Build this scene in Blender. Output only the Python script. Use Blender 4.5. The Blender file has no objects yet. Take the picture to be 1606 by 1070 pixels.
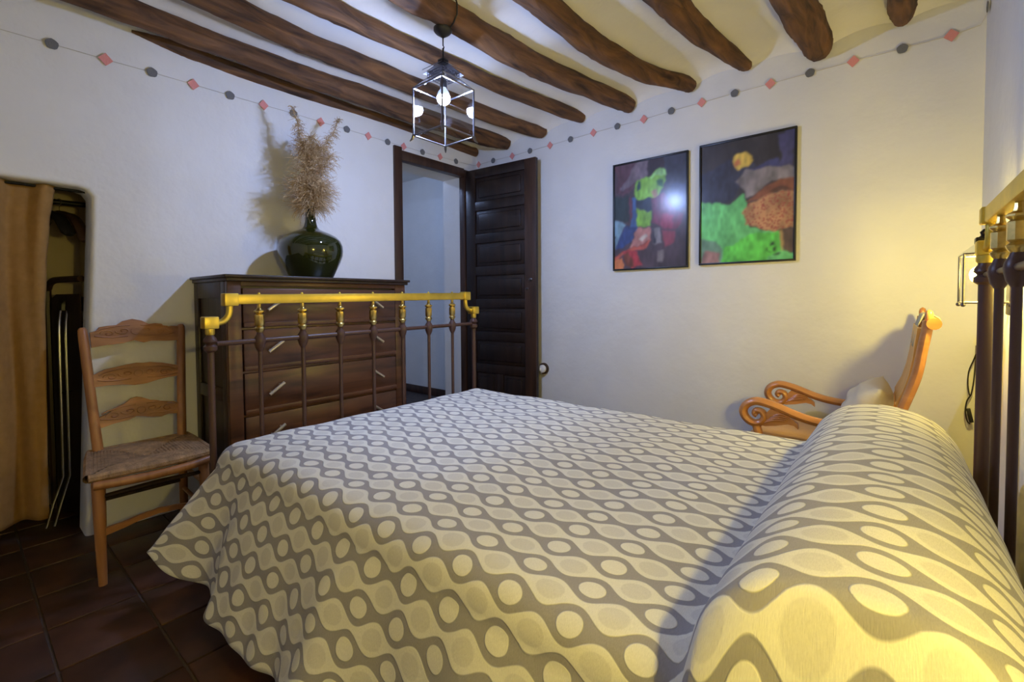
import bpy, bmesh, math, random
import numpy as np
from mathutils import Vector, Matrix
random.seed(7)
RNG = np.random.default_rng(5)
scene = bpy.context.scene
COL = scene.collection
PI = math.pi

# ------------------------------------------------------------------ camera
cam_d = bpy.data.cameras.new('camera')
cam = bpy.data.objects.new('camera', cam_d); COL.objects.link(cam)
cam_d.sensor_width = 36.0
cam_d.lens = 36.0 * 728.0 / 1606.0
cam_d.shift_y = -42.0 / 1606.0
cam_d.clip_start = 0.02
CAMROT = [[0.7717733, -0.0152882, 0.635714], [0.6358657, 0.0285993, -0.7712697], [-0.0063896, 0.999474, 0.0317934]]
M = Matrix(CAMROT).to_4x4(); M.translation = (0, 0, 1.05)
cam.matrix_world = M
scene.camera = cam

# ------------------------------------------------------------------ world, exposure
world = bpy.data.worlds.new('world'); scene.world = world
world.use_nodes = True
world.node_tree.nodes['Background'].inputs[0].default_value = (0.05, 0.06, 0.09, 1)
world.node_tree.nodes['Background'].inputs[1].default_value = 0.1
scene.view_settings.view_transform = 'Standard'
scene.view_settings.look = 'None'
scene.view_settings.gamma = 1.0
scene.view_settings.use_curve_mapping = False
scene.view_settings.exposure = 0.0
COOL = (0.42, 0.56, 1.0)          # pendant bulb
WARM = (1.0, 0.77, 0.15)          # bedside bulbs
PENDANT_POWER = 70.0
SCONCE_POWER = 16.5
HALL_POWER = 14.0
NEAR_SCONCE_POWER = 22.0

# ------------------------------------------------------------------ mesh helpers
class MB:
    def __init__(s): s.v = []; s.f = []; s.uv = None
    def add(s, vs, fs):
        o = len(s.v); s.v += [tuple(p) for p in vs]; s.f += [tuple(i + o for i in f) for f in fs]; return s
    def box(s, x0, x1, y0, y1, z0, z1, bev=0.0):
        c = [(x0,y0,z0),(x1,y0,z0),(x1,y1,z0),(x0,y1,z0),(x0,y0,z1),(x1,y0,z1),(x1,y1,z1),(x0,y1,z1)]
        fs = [(3,2,1,0),(4,5,6,7),(0,1,5,4),(1,2,6,5),(2,3,7,6),(3,0,4,7)]
        if bev <= 0: return s.add(c, fs)
        bm = bmesh.new(); vv = [bm.verts.new(p) for p in c]
        for f in fs: bm.faces.new([vv[i] for i in f])
        bmesh.ops.bevel(bm, geom=list(bm.edges), offset=bev, segments=2, profile=0.5, affect='EDGES')
        bm.verts.index_update()
        s.add([v.co[:] for v in bm.verts], [[v.index for v in f.verts] for f in bm.faces]); bm.free(); return s
    def obox(s, c, ax, ay, az, bev=0.0):
        """box centred at c with half-axis vectors"""
        t = MB().box(-1, 1, -1, 1, -1, 1)
        c = Vector(c); ax = Vector(ax); ay = Vector(ay); az = Vector(az)
        if bev > 0:
            lx, ly, lz = ax.length, ay.length, az.length
            t = MB().box(-lx, lx, -ly, ly, -lz, lz, bev); ax = ax.normalized(); ay = ay.normalized(); az = az.normalized()
        return s.add([c + ax*p[0] + ay*p[1] + az*p[2] for p in t.v], t.f)
    def tube(s, pts, rad, n=10, cap=True, squash=None, up=None):
        pts = [Vector(p) for p in pts]; m = len(pts)
        if not hasattr(rad, '__len__'): rad = [rad]*m
        vs = []; nrm = None
        for i, p in enumerate(pts):
            d = (pts[min(i+1, m-1)] - pts[max(i-1, 0)]).normalized()
            if nrm is None:
                a = Vector(up) if up else (Vector((0,0,1)) if abs(d.z) < 0.9 else Vector((1,0,0)))
                nrm = (a - d*a.dot(d)).normalized()
            else:
                nrm = (nrm - d*nrm.dot(d)).normalized()
            b = d.cross(nrm)
            for k in range(n):
                t = 2*PI*(k + .5)/n
                vs.append(p + nrm*math.cos(t)*rad[i] + b*math.sin(t)*rad[i]*(squash or 1.0))
        fs = []
        for i in range(m-1):
            for k in range(n):
                fs.append((i*n+k, i*n+(k+1) % n, (i+1)*n+(k+1) % n, (i+1)*n+k))
        if cap:
            fs.append(tuple(reversed(range(n)))); fs.append(tuple((m-1)*n+k for k in range(n)))
        return s.add(vs, fs)
    def lathe(s, prof, c=(0,0,0), n=24, cap=True, rot=0.0, axis='z'):
        vs = []
        for r, z in prof:
            for k in range(n):
                t = 2*PI*k/n + rot
                q = (r*math.cos(t), r*math.sin(t), z)
                if axis == 'x': q = (q[2], q[0], q[1])
                if axis == 'y': q = (q[1], q[2], q[0])
                vs.append((c[0]+q[0], c[1]+q[1], c[2]+q[2]))
        m = len(prof); fs = []
        for i in range(m-1):
            for k in range(n):
                fs.append((i*n+k, i*n+(k+1) % n, (i+1)*n+(k+1) % n, (i+1)*n+k))
        if cap:
            fs.append(tuple(reversed(range(n)))); fs.append(tuple((m-1)*n+k for k in range(n)))
        return s.add(vs, fs)
    def prism(s, outline, fn, t0, t1):
        """outline 2-D polygon, fn(a,b,t) -> 3-D"""
        n = len(outline)
        vs = [fn(a, b, t0) for a, b in outline] + [fn(a, b, t1) for a, b in outline]
        fs = [tuple(reversed(range(n))), tuple(range(n, 2*n))]
        for i in range(n): fs.append((i, (i+1) % n, n+(i+1) % n, n+i))
        return s.add(vs, fs)
    def sphere(s, c, r, n=16, m=10, sc=(1,1,1)):
        prof = [(math.sin(PI*i/m), -math.cos(PI*i/m)) for i in range(m+1)]
        prof[0] = (0.02, -1); prof[-1] = (0.02, 1)
        t = MB().lathe(prof, n=n)
        return s.add([(c[0]+p[0]*r*sc[0], c[1]+p[1]*r*sc[1], c[2]+p[2]*r*sc[2]) for p in t.v], t.f)
    def mesh(s, name, smooth=40):
        me = bpy.data.meshes.new(name); me.from_pydata([tuple(p) for p in s.v], [], s.f); me.validate()
        bm = bmesh.new(); bm.from_mesh(me); bmesh.ops.recalc_face_normals(bm, faces=bm.faces); bm.to_mesh(me); bm.free()
        if smooth:
            me.polygons.foreach_set('use_smooth', [True]*len(me.polygons))
            me.set_sharp_from_angle(angle=math.radians(smooth))
        return me
    def build(s, name, mat, parent=None, smooth=40):
        me = s.mesh(name, smooth); o = bpy.data.objects.new(name, me); COL.objects.link(o)
        if mat: me.materials.append(mat)
        if parent is not None:
            o.parent = parent
            q = parent; off = Vector((0,0,0))
            while q is not None: off += q.location; q = q.parent
            o.location = -off
        return o

def tag(o, label, cat, group=None):
    o['label'] = label; o['category'] = cat
    if group: o['group'] = group
    return o
def thing(name, label, cat, loc=(0,0,0), group=None):
    o = bpy.data.objects.new(name, None); COL.objects.link(o); o.location = loc; o.empty_display_size = .05
    return tag(o, label, cat, group)
def struct(o): o['kind'] = 'structure'; return o
def empty_struct(name, loc=(0,0,0)):
    o = bpy.data.objects.new(name, None); COL.objects.link(o); o.location = loc; o.empty_display_size = .05
    return struct(o)
def smooth_path(pts, n=6):
    pts = [Vector(p) for p in pts]; out = []
    for i in range(len(pts)-1):
        p0 = pts[max(i-1,0)]; p1 = pts[i]; p2 = pts[i+1]; p3 = pts[min(i+2,len(pts)-1)]
        for k in range(n):
            t = k/n
            out.append(.5*((2*p1)+(p2-p0)*t+(2*p0-5*p1+4*p2-p3)*t*t+(3*p1-p0-3*p2+p3)*t**3))
    out.append(pts[-1]); return out
def interp(tab, x):
    if x <= tab[0][0]: return tab[0][1]
    for (a, p), (b, q) in zip(tab, tab[1:]):
        if x <= b:
            t = (x-a)/(b-a); t = t*t*(3-2*t); return p+(q-p)*t
    return tab[-1][1]

# ------------------------------------------------------------------ materials
def new_mat(name):
    m = bpy.data.materials.new(name); m.use_nodes = True
    nt = m.node_tree; return m, nt, nt.nodes['Principled BSDF']
def lk(nt, a, b): nt.links.new(a, b)
def simple(name, col, rough=.5, metal=0.0, spec=.5, bump=0.0, bscale=40, var=0.0, coat=0.0, vscale=6):
    m, nt, b = new_mat(name)
    b.inputs['Base Color'].default_value = (*col, 1); b.inputs['Roughness'].default_value = rough
    b.inputs['Metallic'].default_value = metal; b.inputs['Specular IOR Level'].default_value = spec
    b.inputs['Coat Weight'].default_value = coat
    tc = nt.nodes.new('ShaderNodeTexCoord')
    if bump:
        n = nt.nodes.new('ShaderNodeTexNoise'); n.inputs['Scale'].default_value = bscale; n.inputs['Detail'].default_value = 5
        lk(nt, tc.outputs['Object'], n.inputs['Vector'])
        bp = nt.nodes.new('ShaderNodeBump'); bp.inputs['Strength'].default_value = bump; bp.inputs['Distance'].default_value = .01
        lk(nt, n.outputs['Fac'], bp.inputs['Height']); lk(nt, bp.outputs['Normal'], b.inputs['Normal'])
    if var:
        n2 = nt.nodes.new('ShaderNodeTexNoise'); n2.inputs['Scale'].default_value = vscale; n2.inputs['Detail'].default_value = 6
        lk(nt, tc.outputs['Object'], n2.inputs['Vector'])
        r = nt.nodes.new('ShaderNodeValToRGB'); r.color_ramp.elements[0].position = .3; r.color_ramp.elements[1].position = .72
        r.color_ramp.elements[0].color = (*[c*(1-var) for c in col], 1); r.color_ramp.elements[1].color = (*[min(1, c*(1+var)) for c in col], 1)
        lk(nt, n2.outputs['Fac'], r.inputs['Fac']); lk(nt, r.outputs['Color'], b.inputs['Base Color'])
    return m
def wood(name, c1, c2, axis='z', scale=14, rough=.4, bump=.25, coat=0.0, stretch=9, knots=True):
    m, nt, b = new_mat(name)
    tc = nt.nodes.new('ShaderNodeTexCoord'); mp = nt.nodes.new('ShaderNodeMapping')
    sc = [scale]*3; sc['xyz'.index(axis)] = scale/stretch; mp.inputs['Scale'].default_value = sc
    lk(nt, tc.outputs['Object'], mp.inputs['Vector'])
    n = nt.nodes.new('ShaderNodeTexNoise'); n.inputs['Scale'].default_value = 1.6; n.inputs['Detail'].default_value = 8; n.inputs['Distortion'].default_value = .9
    lk(nt, mp.outputs['Vector'], n.inputs['Vector'])
    r = nt.nodes.new('ShaderNodeValToRGB')
    r.color_ramp.elements[0].position = .3; r.color_ramp.elements[0].color = (*c1, 1)
    r.color_ramp.elements[1].position = .7; r.color_ramp.elements[1].color = (*c2, 1)
    lk(nt, n.outputs['Fac'], r.inputs['Fac']); lk(nt, r.outputs['Color'], b.inputs['Base Color'])
    bp = nt.nodes.new('ShaderNodeBump'); bp.inputs['Strength'].default_value = bump; bp.inputs['Distance'].default_value = .004
    lk(nt, n.outputs['Fac'], bp.inputs['Height']); lk(nt, bp.outputs['Normal'], b.inputs['Normal'])
    b.inputs['Roughness'].default_value = rough; b.inputs['Coat Weight'].default_value = coat; b.inputs['Coat Roughness'].default_value = .2
    return m
def plaster(name, col, bump=.35):
    m, nt, b = new_mat(name)
    tc = nt.nodes.new('ShaderNodeTexCoord')
    n1 = nt.nodes.new('ShaderNodeTexNoise'); n1.inputs['Scale'].default_value = 4.5; n1.inputs['Detail'].default_value = 4
    n2 = nt.nodes.new('ShaderNodeTexNoise'); n2.inputs['Scale'].default_value = 55; n2.inputs['Detail'].default_value = 4
    for n in (n1, n2): lk(nt, tc.outputs['Object'], n.inputs['Vector'])
    b1 = nt.nodes.new('ShaderNodeBump'); b1.inputs['Strength'].default_value = bump; b1.inputs['Distance'].default_value = .03
    b2 = nt.nodes.new('ShaderNodeBump'); b2.inputs['Strength'].default_value = bump*.5; b2.inputs['Distance'].default_value = .004
    lk(nt, n1.outputs['Fac'], b1.inputs['Height']); lk(nt, n2.outputs['Fac'], b2.inputs['Height'])
    lk(nt, b1.outputs['Normal'], b2.inputs['Normal']); lk(nt, b2.outputs['Normal'], b.inputs['Normal'])
    r = nt.nodes.new('ShaderNodeValToRGB')
    r.color_ramp.elements[0].position = .3; r.color_ramp.elements[0].color = (*[c*.95 for c in col], 1)
    r.color_ramp.elements[1].position = .7; r.color_ramp.elements[1].color = (*col, 1)
    lk(nt, n1.outputs['Fac'], r.inputs['Fac']); lk(nt, r.outputs['Color'], b.inputs['Base Color'])
    b.inputs['Roughness'].default_value = .85; b.inputs['Specular IOR Level'].default_value = .2
    return m
def emit(name, col, strength):
    m = bpy.data.materials.new(name); m.use_nodes = True; nt = m.node_tree; nt.nodes.clear()
    e = nt.nodes.new('ShaderNodeEmission'); e.inputs[0].default_value = (*col, 1); e.inputs[1].default_value = strength
    o = nt.nodes.new('ShaderNodeOutputMaterial'); lk(nt, e.outputs[0], o.inputs[0]); return m
def pane_mat(name, tint=(.97,.98,1), rough=.02, base=.06):
    m = bpy.data.materials.new(name); m.use_nodes = True; nt = m.node_tree; nt.nodes.clear()
    t = nt.nodes.new('ShaderNodeBsdfTransparent'); t.inputs[0].default_value = (*tint, 1)
    g = nt.nodes.new('ShaderNodeBsdfGlossy'); g.inputs['Roughness'].default_value = rough
    lw = nt.nodes.new('ShaderNodeLayerWeight'); lw.inputs['Blend'].default_value = .5      # facing is the same from both sides of a thin pane
    pw = nt.nodes.new('ShaderNodeMath'); pw.operation = 'POWER'; pw.inputs[1].default_value = 4.0; lk(nt, lw.outputs['Facing'], pw.inputs[0])
    f = nt.nodes.new('ShaderNodeMath'); f.operation = 'MULTIPLY_ADD'; f.inputs[1].default_value = .8; f.inputs[2].default_value = base; lk(nt, pw.outputs[0], f.inputs[0])
    mx = nt.nodes.new('ShaderNodeMixShader'); o = nt.nodes.new('ShaderNodeOutputMaterial')
    lk(nt, f.outputs[0], mx.inputs[0]); lk(nt, t.outputs[0], mx.inputs[1]); lk(nt, g.outputs[0], mx.inputs[2]); lk(nt, mx.outputs[0], o.inputs[0])
    return m
def bulb_strength(power, r): return power/(PI*4*PI*r*r)

MT = {}
MT['wall'] = plaster('white plaster', (.80,.79,.77))
MT['ceil'] = plaster('ceiling plaster', (.82,.80,.77), .25)
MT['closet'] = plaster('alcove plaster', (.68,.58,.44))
MT['beam'] = wood('rustic beam', (.032,.013,.006), (.21,.095,.033), 'y', 13, .75, 1.0, stretch=6)
for n in MT['beam'].node_tree.nodes:
    if n.type == 'BUMP': n.inputs['Distance'].default_value = .016
MT['darkwood'] = wood('dark stained wood', (.012,.006,.005), (.04,.019,.013), 'z', 12, .4, .25)
MT['doorwood'] = wood('door wood', (.010,.006,.005), (.028,.014,.010), 'z', 12, .38, .3)
MT['framewood'] = wood('frame wood', (.028,.013,.008), (.075,.034,.019), 'z', 12, .45, .3)
MT['drawer'] = wood('drawer front', (.040,.016,.009), (.135,.053,.025), 'y', 12, .34, .2)
MT['chairwood'] = wood('carved wood', (.20,.078,.024), (.47,.205,.068), 'y', 15, .42, .25)
MT['postwood'] = wood('chair post wood', (.26,.105,.033), (.48,.215,.075), 'z', 14, .4, .2)
MT['rockwood'] = wood('honey wood', (.42,.17,.05), (.62,.28,.09), 'x', 12, .35, .15, .2)
MT['rush'] = simple('rush', (.36,.22,.11), .75, bump=.5, bscale=160, var=.35, vscale=40)
MT['brass'] = simple('brass', (.74,.55,.10), .42, 1.0, var=.10, vscale=18)
MT['oldbrass'] = simple('aged brass', (.60,.44,.14), .33, 1.0, var=.25, vscale=40)
MT['iron'] = simple('brown painted iron', (.070,.034,.026), .38, 0.0, .4)
MT['black'] = simple('black metal', (.012,.011,.011), .35, .6)
MT['lampmetal'] = simple('lantern metal', (.18,.17,.18), .3, 1.0)
MT['chrome'] = simple('chrome', (.7,.7,.72), .2, 1.0)
MT['bead'] = simple('grey felt', (.17,.17,.175), .9, bump=.3, bscale=200)
MT['coral'] = simple('coral felt', (.78,.31,.28), .9, bump=.3, bscale=200)
MT['string'] = simple('string', (.62,.58,.52), .9)
MT['ceramic'] = simple('white ceramic', (.85,.83,.80), .15)
MT['bakelite'] = simple('black plastic', (.015,.014,.014), .4)
MT['frame'] = simple('black frame', (.012,.012,.014), .35)
MT['pane'] = pane_mat('clear lantern glass')
MT['bulbcool'] = emit('cool bulb', COOL, bulb_strength(PENDANT_POWER, .030))
MT['bulbwarm'] = emit('warm bulb', WARM, bulb_strength(SCONCE_POWER, .022))
MT['bulbwarm2'] = emit('stronger warm bulb', WARM, bulb_strength(NEAR_SCONCE_POWER, .022))
MT['cushion'] = simple('cream cotton', (.70,.62,.46), .9, bump=.2, bscale=90)
MT['towel'] = simple('sage cloth', (.42,.41,.32), .9, bump=.3, bscale=150)
MT['caneback'] = wood('amber panel', (.60,.30,.07), (.75,.42,.12), 'z', 10, .45, .1)
MT['leather'] = simple('tan leather', (.52,.29,.12), .5, bump=.15, bscale=60, var=.12)
MT['mattress'] = simple('white ticking', (.7,.68,.64), .9)
MT['grout'] = simple('grout', (.075,.05,.04), .9, bump=.4, bscale=60)

# burlap curtain
def burlap():
    m, nt, b = new_mat('burlap')
    tc = nt.nodes.new('ShaderNodeTexCoord')
    w1 = nt.nodes.new('ShaderNodeTexWave'); w1.inputs['Scale'].default_value = 160; w1.bands_direction = 'Z'; w1.inputs['Distortion'].default_value = 2
    w2 = nt.nodes.new('ShaderNodeTexWave'); w2.inputs['Scale'].default_value = 160; w2.bands_direction = 'Y'; w2.inputs['Distortion'].default_value = 2
    n = nt.nodes.new('ShaderNodeTexNoise'); n.inputs['Scale'].default_value = 30
    for q in (w1, w2, n): lk(nt, tc.outputs['Object'], q.inputs['Vector'])
    ad = nt.nodes.new('ShaderNodeMath'); ad.operation = 'ADD'; lk(nt, w1.outputs['Fac'], ad.inputs[0]); lk(nt, w2.outputs['Fac'], ad.inputs[1])
    bp = nt.nodes.new('ShaderNodeBump'); bp.inputs['Strength'].default_value = .4; bp.inputs['Distance'].default_value = .003
    lk(nt, ad.outputs[0], bp.inputs['Height']); lk(nt, bp.outputs['Normal'], b.inputs['Normal'])
    r = nt.nodes.new('ShaderNodeValToRGB'); r.color_ramp.elements[0].color = (.30,.165,.05,1); r.color_ramp.elements[1].color = (.44,.25,.085,1)
    lk(nt, n.outputs['Fac'], r.inputs['Fac']); lk(nt, r.outputs['Color'], b.inputs['Base Color'])
    b.inputs['Roughness'].default_value = .95; b.inputs['Specular IOR Level'].default_value = .1
    return m
MT['burlap'] = burlap()

# terracotta tiles with one tint per tile
def tile_mat():
    m, nt, b = new_mat('terracotta tile')
    oi = nt.nodes.new('ShaderNodeObjectInfo'); tc = nt.nodes.new('ShaderNodeTexCoord')
    va = nt.nodes.new('ShaderNodeVectorMath'); va.operation = 'ADD'
    lk(nt, tc.outputs['Object'], va.inputs[0]); lk(nt, oi.outputs['Location'], va.inputs[1])
    n = nt.nodes.new('ShaderNodeTexNoise'); n.inputs['Scale'].default_value = 9; n.inputs['Detail'].default_value = 7
    lk(nt, va.outputs[0], n.inputs['Vector'])
    r = nt.nodes.new('ShaderNodeValToRGB'); r.color_ramp.elements[0].position = .25; r.color_ramp.elements[1].position = .75
    r.color_ramp.elements[0].color = (.032,.014,.009,1); r.color_ramp.elements[1].color = (.105,.043,.025,1)
    lk(nt, n.outputs['Fac'], r.inputs['Fac'])
    mx = nt.nodes.new('ShaderNodeMix'); mx.data_type = 'RGBA'; mx.blend_type = 'MULTIPLY'; mx.inputs[0].default_value = 1
    mr = nt.nodes.new('ShaderNodeMapRange'); mr.inputs['To Min'].default_value = .65; mr.inputs['To Max'].default_value = 1.2
    lk(nt, oi.outputs['Random'], mr.inputs['Value']); lk(nt, r.outputs['Color'], mx.inputs[6]); lk(nt, mr.outputs[0], mx.inputs[7])
    lk(nt, mx.outputs[2], b.inputs['Base Color'])
    bp = nt.nodes.new('ShaderNodeBump'); bp.inputs['Strength'].default_value = .3; bp.inputs['Distance'].default_value = .004
    lk(nt, n.outputs['Fac'], bp.inputs['Height']); lk(nt, bp.outputs['Normal'], b.inputs['Normal'])
    b.inputs['Roughness'].default_value = .45
    return m
MT['tile'] = tile_mat()

# bedspread: woven chains of rings, in metres along the cloth (UV)
def spread_mat():
    m, nt, b = new_mat('ring chain bedspread')
    uv = nt.nodes.new('ShaderNodeUVMap'); sx = nt.nodes.new('ShaderNodeSeparateXYZ')
    nz = nt.nodes.new('ShaderNodeTexNoise'); nz.inputs['Scale'].default_value = 9; nz.inputs['Detail'].default_value = 2
    lk(nt, uv.outputs[0], nz.inputs['Vector'])
    sb = nt.nodes.new('ShaderNodeVectorMath'); sb.operation = 'SUBTRACT'; sb.inputs[1].default_value = (.5,.5,.5); lk(nt, nz.outputs['Color'], sb.inputs[0])
    scn = nt.nodes.new('ShaderNodeVectorMath'); scn.operation = 'SCALE'; scn.inputs['Scale'].default_value = .012; lk(nt, sb.outputs[0], scn.inputs[0])
    ad = nt.nodes.new('ShaderNodeVectorMath'); ad.operation = 'ADD'; lk(nt, uv.outputs[0], ad.inputs[0]); lk(nt, scn.outputs[0], ad.inputs[1])
    lk(nt, ad.outputs[0], sx.inputs[0])
    def mt(op, a, c=None, d=None):
        n = nt.nodes.new('ShaderNodeMath'); n.operation = op
        for i, q in enumerate((a, c, d)):
            if q is None: continue
            if isinstance(q, (int, float)): n.inputs[i].default_value = q
            else: lk(nt, q, n.inputs[i])
        return n.outputs[0]
    def step(e0, e1, x):
        n = nt.nodes.new('ShaderNodeMapRange'); n.interpolation_type = 'SMOOTHSTEP'
        n.inputs['From Min'].default_value = e0; n.inputs['From Max'].default_value = e1; lk(nt, x, n.inputs['Value']); return n.outputs[0]
    P, Q, U0, V0 = .1235, .0805, -.894, .62
    def cell(x, p, o):
        return mt('MULTIPLY', mt('SUBTRACT', mt('FRACT', mt('ADD', mt('DIVIDE', mt('SUBTRACT', x, o), p), 100.5)), .5), p)
    u, v = sx.outputs[0], sx.outputs[1]
    du, dv = cell(u, P, U0), cell(v, Q, V0)
    e1 = mt('ADD', mt('POWER', mt('DIVIDE', mt('ABSOLUTE', du), .0250), 2), mt('POWER', mt('DIVIDE', mt('ABSOLUTE', dv), .0200), 2))
    hole = step(1.12, .90, e1)
    w = mt('ADD', mt('MULTIPLY', mt('COSINE', mt('MULTIPLY', du, 2*PI/P)), .0128), .0212)
    chain = step(.0016, -.0016, mt('SUBTRACT', mt('ABSOLUTE', dv), w))
    grey = mt('MULTIPLY', chain, mt('SUBTRACT', 1, hole))
    du2, dv2 = cell(u, P, U0+P/2), cell(v, Q, V0+Q/2)
    e2 = mt('ADD', mt('POWER', mt('DIVIDE', mt('ABSOLUTE', du2), .027), 2), mt('POWER', mt('DIVIDE', mt('ABSOLUTE', dv2), .0205), 2))
    blob = mt('MULTIPLY', step(1.15, .85, e2), mt('SUBTRACT', 1, chain))
    fib = nt.nodes.new('ShaderNodeTexNoise'); fib.inputs['Scale'].default_value = 1; fib.inputs['Detail'].default_value = 3
    mp = nt.nodes.new('ShaderNodeMapping'); mp.inputs['Scale'].default_value = (700, 160, 1); lk(nt, uv.outputs[0], mp.inputs['Vector']); lk(nt, mp.outputs[0], fib.inputs['Vector'])
    def mixc(fac, a, c):
        n = nt.nodes.new('ShaderNodeMix'); n.data_type = 'RGBA'
        lk(nt, fac, n.inputs[0])
        for i, q in ((6, a), (7, c)):
            if isinstance(q, tuple): n.inputs[i].default_value = (*q, 1)
            else: lk(nt, q, n.inputs[i])
        return n.outputs[2]
    c = mixc(blob, (.76,.73,.63), (.66,.63,.55))
    c = mixc(grey, c, (.32,.30,.30))
    n = nt.nodes.new('ShaderNodeMix'); n.data_type = 'RGBA'; n.blend_type = 'MULTIPLY'; n.inputs[0].default_value = 1
    mr = nt.nodes.new('ShaderNodeMapRange'); mr.inputs['To Min'].default_value = .82; mr.inputs['To Max'].default_value = 1.14
    lk(nt, fib.outputs['Fac'], mr.inputs['Value']); lk(nt, c, n.inputs[6]); lk(nt, mr.outputs[0], n.inputs[7])
    lk(nt, n.outputs[2], b.inputs['Base Color'])
    h = mt('ADD', mt('MULTIPLY', mt('SUBTRACT', 1, grey), .8), mt('MULTIPLY', fib.outputs['Fac'], .35))
    bp = nt.nodes.new('ShaderNodeBump'); bp.inputs['Strength'].default_value = .55; bp.inputs['Distance'].default_value = .004
    lk(nt, h, bp.inputs['Height']); lk(nt, bp.outputs['Normal'], b.inputs['Normal'])
    b.inputs['Roughness'].default_value = .95; b.inputs['Specular IOR Level'].default_value = .1
    b.inputs['Sheen Weight'].default_value = .15
    return m
MT['spread'] = spread_mat()

# dark green demijohn glass
def demi():
    m, nt, b = new_mat('dark green glass')
    b.inputs['Base Color'].default_value = (.020,.024,.003,1); b.inputs['Roughness'].default_value = .04
    b.inputs['Coat Weight'].default_value = .6; b.inputs['Coat Roughness'].default_value = .02
    b.inputs['Transmission Weight'].default_value = .25; b.inputs['IOR'].default_value = 1.5
    return m
MT['demijohn'] = demi()

# ------------------------------------------------------------------ room dimensions (metres)
XA, XC, YB, YR = -2.775, .29, 2.90, -1.0      # left wall, headboard wall, picture wall, rear wall
TH = .15
# ================================================================== STRUCTURE
# ---- left wall with alcove opening and doorway
NICHE = [(-.62,0),(-.62,1.56),(.10,1.562),(.375,1.558),(.405,1.548),(.421,1.522),(.418,1.40),(.398,.976),(.376,.406),(.360,0)]
out = [(YR,0)] + NICHE + [(2.108,0),(2.108,2.070),(2.742,2.070),(2.742,0),(YB+.02,0),(YB+.02,2.6),(YR,2.6)]
mb = MB().prism(out, lambda a, b, t: (t, a, b), XA-TH, XA)
wl = mb.build('wall_left', MT['wall'], smooth=0)
bm = bmesh.new(); bm.from_mesh(wl.data)
sel = [e for e in bm.edges if all(abs(v.co.x-XA) < 1e-4 and -.7 < v.co.y < .45 and v.co.z < 1.6 for v in e.verts) and not all(v.co.z < 1e-4 for v in e.verts)]
bmesh.ops.bevel(bm, geom=sel, offset=.02, segments=4, profile=.5, affect='EDGES')
bm.to_mesh(wl.data); bm.free()
wl.data.polygons.foreach_set('use_smooth', [True]*len(wl.data.polygons)); wl.data.set_sharp_from_angle(angle=math.radians(35))
struct(wl)
struct(MB().box(XA-TH, XC+.15, YB, YB+.15, 0, 2.6).build('wall_back', MT['wall']))
struct(MB().box(XC, XC+.15, YR-.15, YB, 0, 2.6).build('wall_right', MT['wall']))
struct(MB().box(XA-TH, XC+.15, YR-.15, YR, 0, 2.6).build('wall_rear', MT['wall']))
# alcove behind the curtain
mb = MB().box(-3.45,-3.37,-.75,.60,0,1.9).box(-3.37,XA-TH,.455,.60,0,1.9).box(-3.37,XA-TH,-.75,-.66,0,1.9).box(-3.37,XA-TH,-.66,.455,1.68,1.9)
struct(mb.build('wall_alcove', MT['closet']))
# corridor beyond the doorway
mb = MB().box(-4.6,XA-TH,3.36,3.5,0,2.5)
mb.box(-3.02,XA-TH,1.42,2.108,0,2.5).box(-3.02,XA-TH,2.742,3.32,0,2.5).box(-3.02,XA-TH,2.108,2.742,2.070,2.5)
struct(mb.build('wall_corridor', MT['wall']))
struct(MB().box(-4.6,-4.45,1.3,3.36,0,2.5).build('wall_corridor_end', MT['wall']))
struct(MB().box(-4.45,XA-TH,1.3,1.42,0,2.5).build('wall_corridor_near', MT['wall']))
struct(MB().box(-4.6,XA-TH,1.3,3.5,2.4,2.5).build('ceiling_corridor', MT['wall']))
struct(MB().box(-4.45,-3.02,3.345,3.36,0,.085,.003).build('baseboard_corridor', MT['framewood']))
struct(MB().box(-4.6,XA-TH-.002,1.42,3.5,-.03,.0).build('floor_corridor', simple('corridor floor', (.06,.045,.04), .6, bump=.4, bscale=80, var=.5, vscale=30)))

# ---- floor with terracotta tiles
fl = struct(MB().box(-3.45, XC, YR, YB, -.04, -.007).build('floor', MT['grout']))
TX, TY, G = .257, .2385, .008
tile_mesh = MB().box(-(TX-G)/2, (TX-G)/2, -(TY-G)/2, (TY-G)/2, -.012, 0, .003).mesh('tile')
tile_mesh.materials.append(MT['tile'])
X0, Y0 = -2.08, .168
for i in range(-6, 11):
    for j in range(-6, 13):
        xa, xb = X0+i*TX, X0+(i+1)*TX; ya, yb = Y0+j*TY, Y0+(j+1)*TY
        lo = -3.37 if (ya > -.66 and yb < .43) else XA
        xa, xb, ya, yb = max(xa, lo), min(xb, XC), max(ya, YR), min(yb, YB)
        if xb-xa < .05 or yb-ya < .05: continue
        o = bpy.data.objects.new('tile', tile_mesh); COL.objects.link(o); o.parent = fl
        o.location = ((xa+xb)/2, (ya+yb)/2, random.uniform(-.0012, .0006))
        o.scale = ((xb-xa-G)/(TX-G), (yb-ya-G)/(TY-G), 1)

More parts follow.
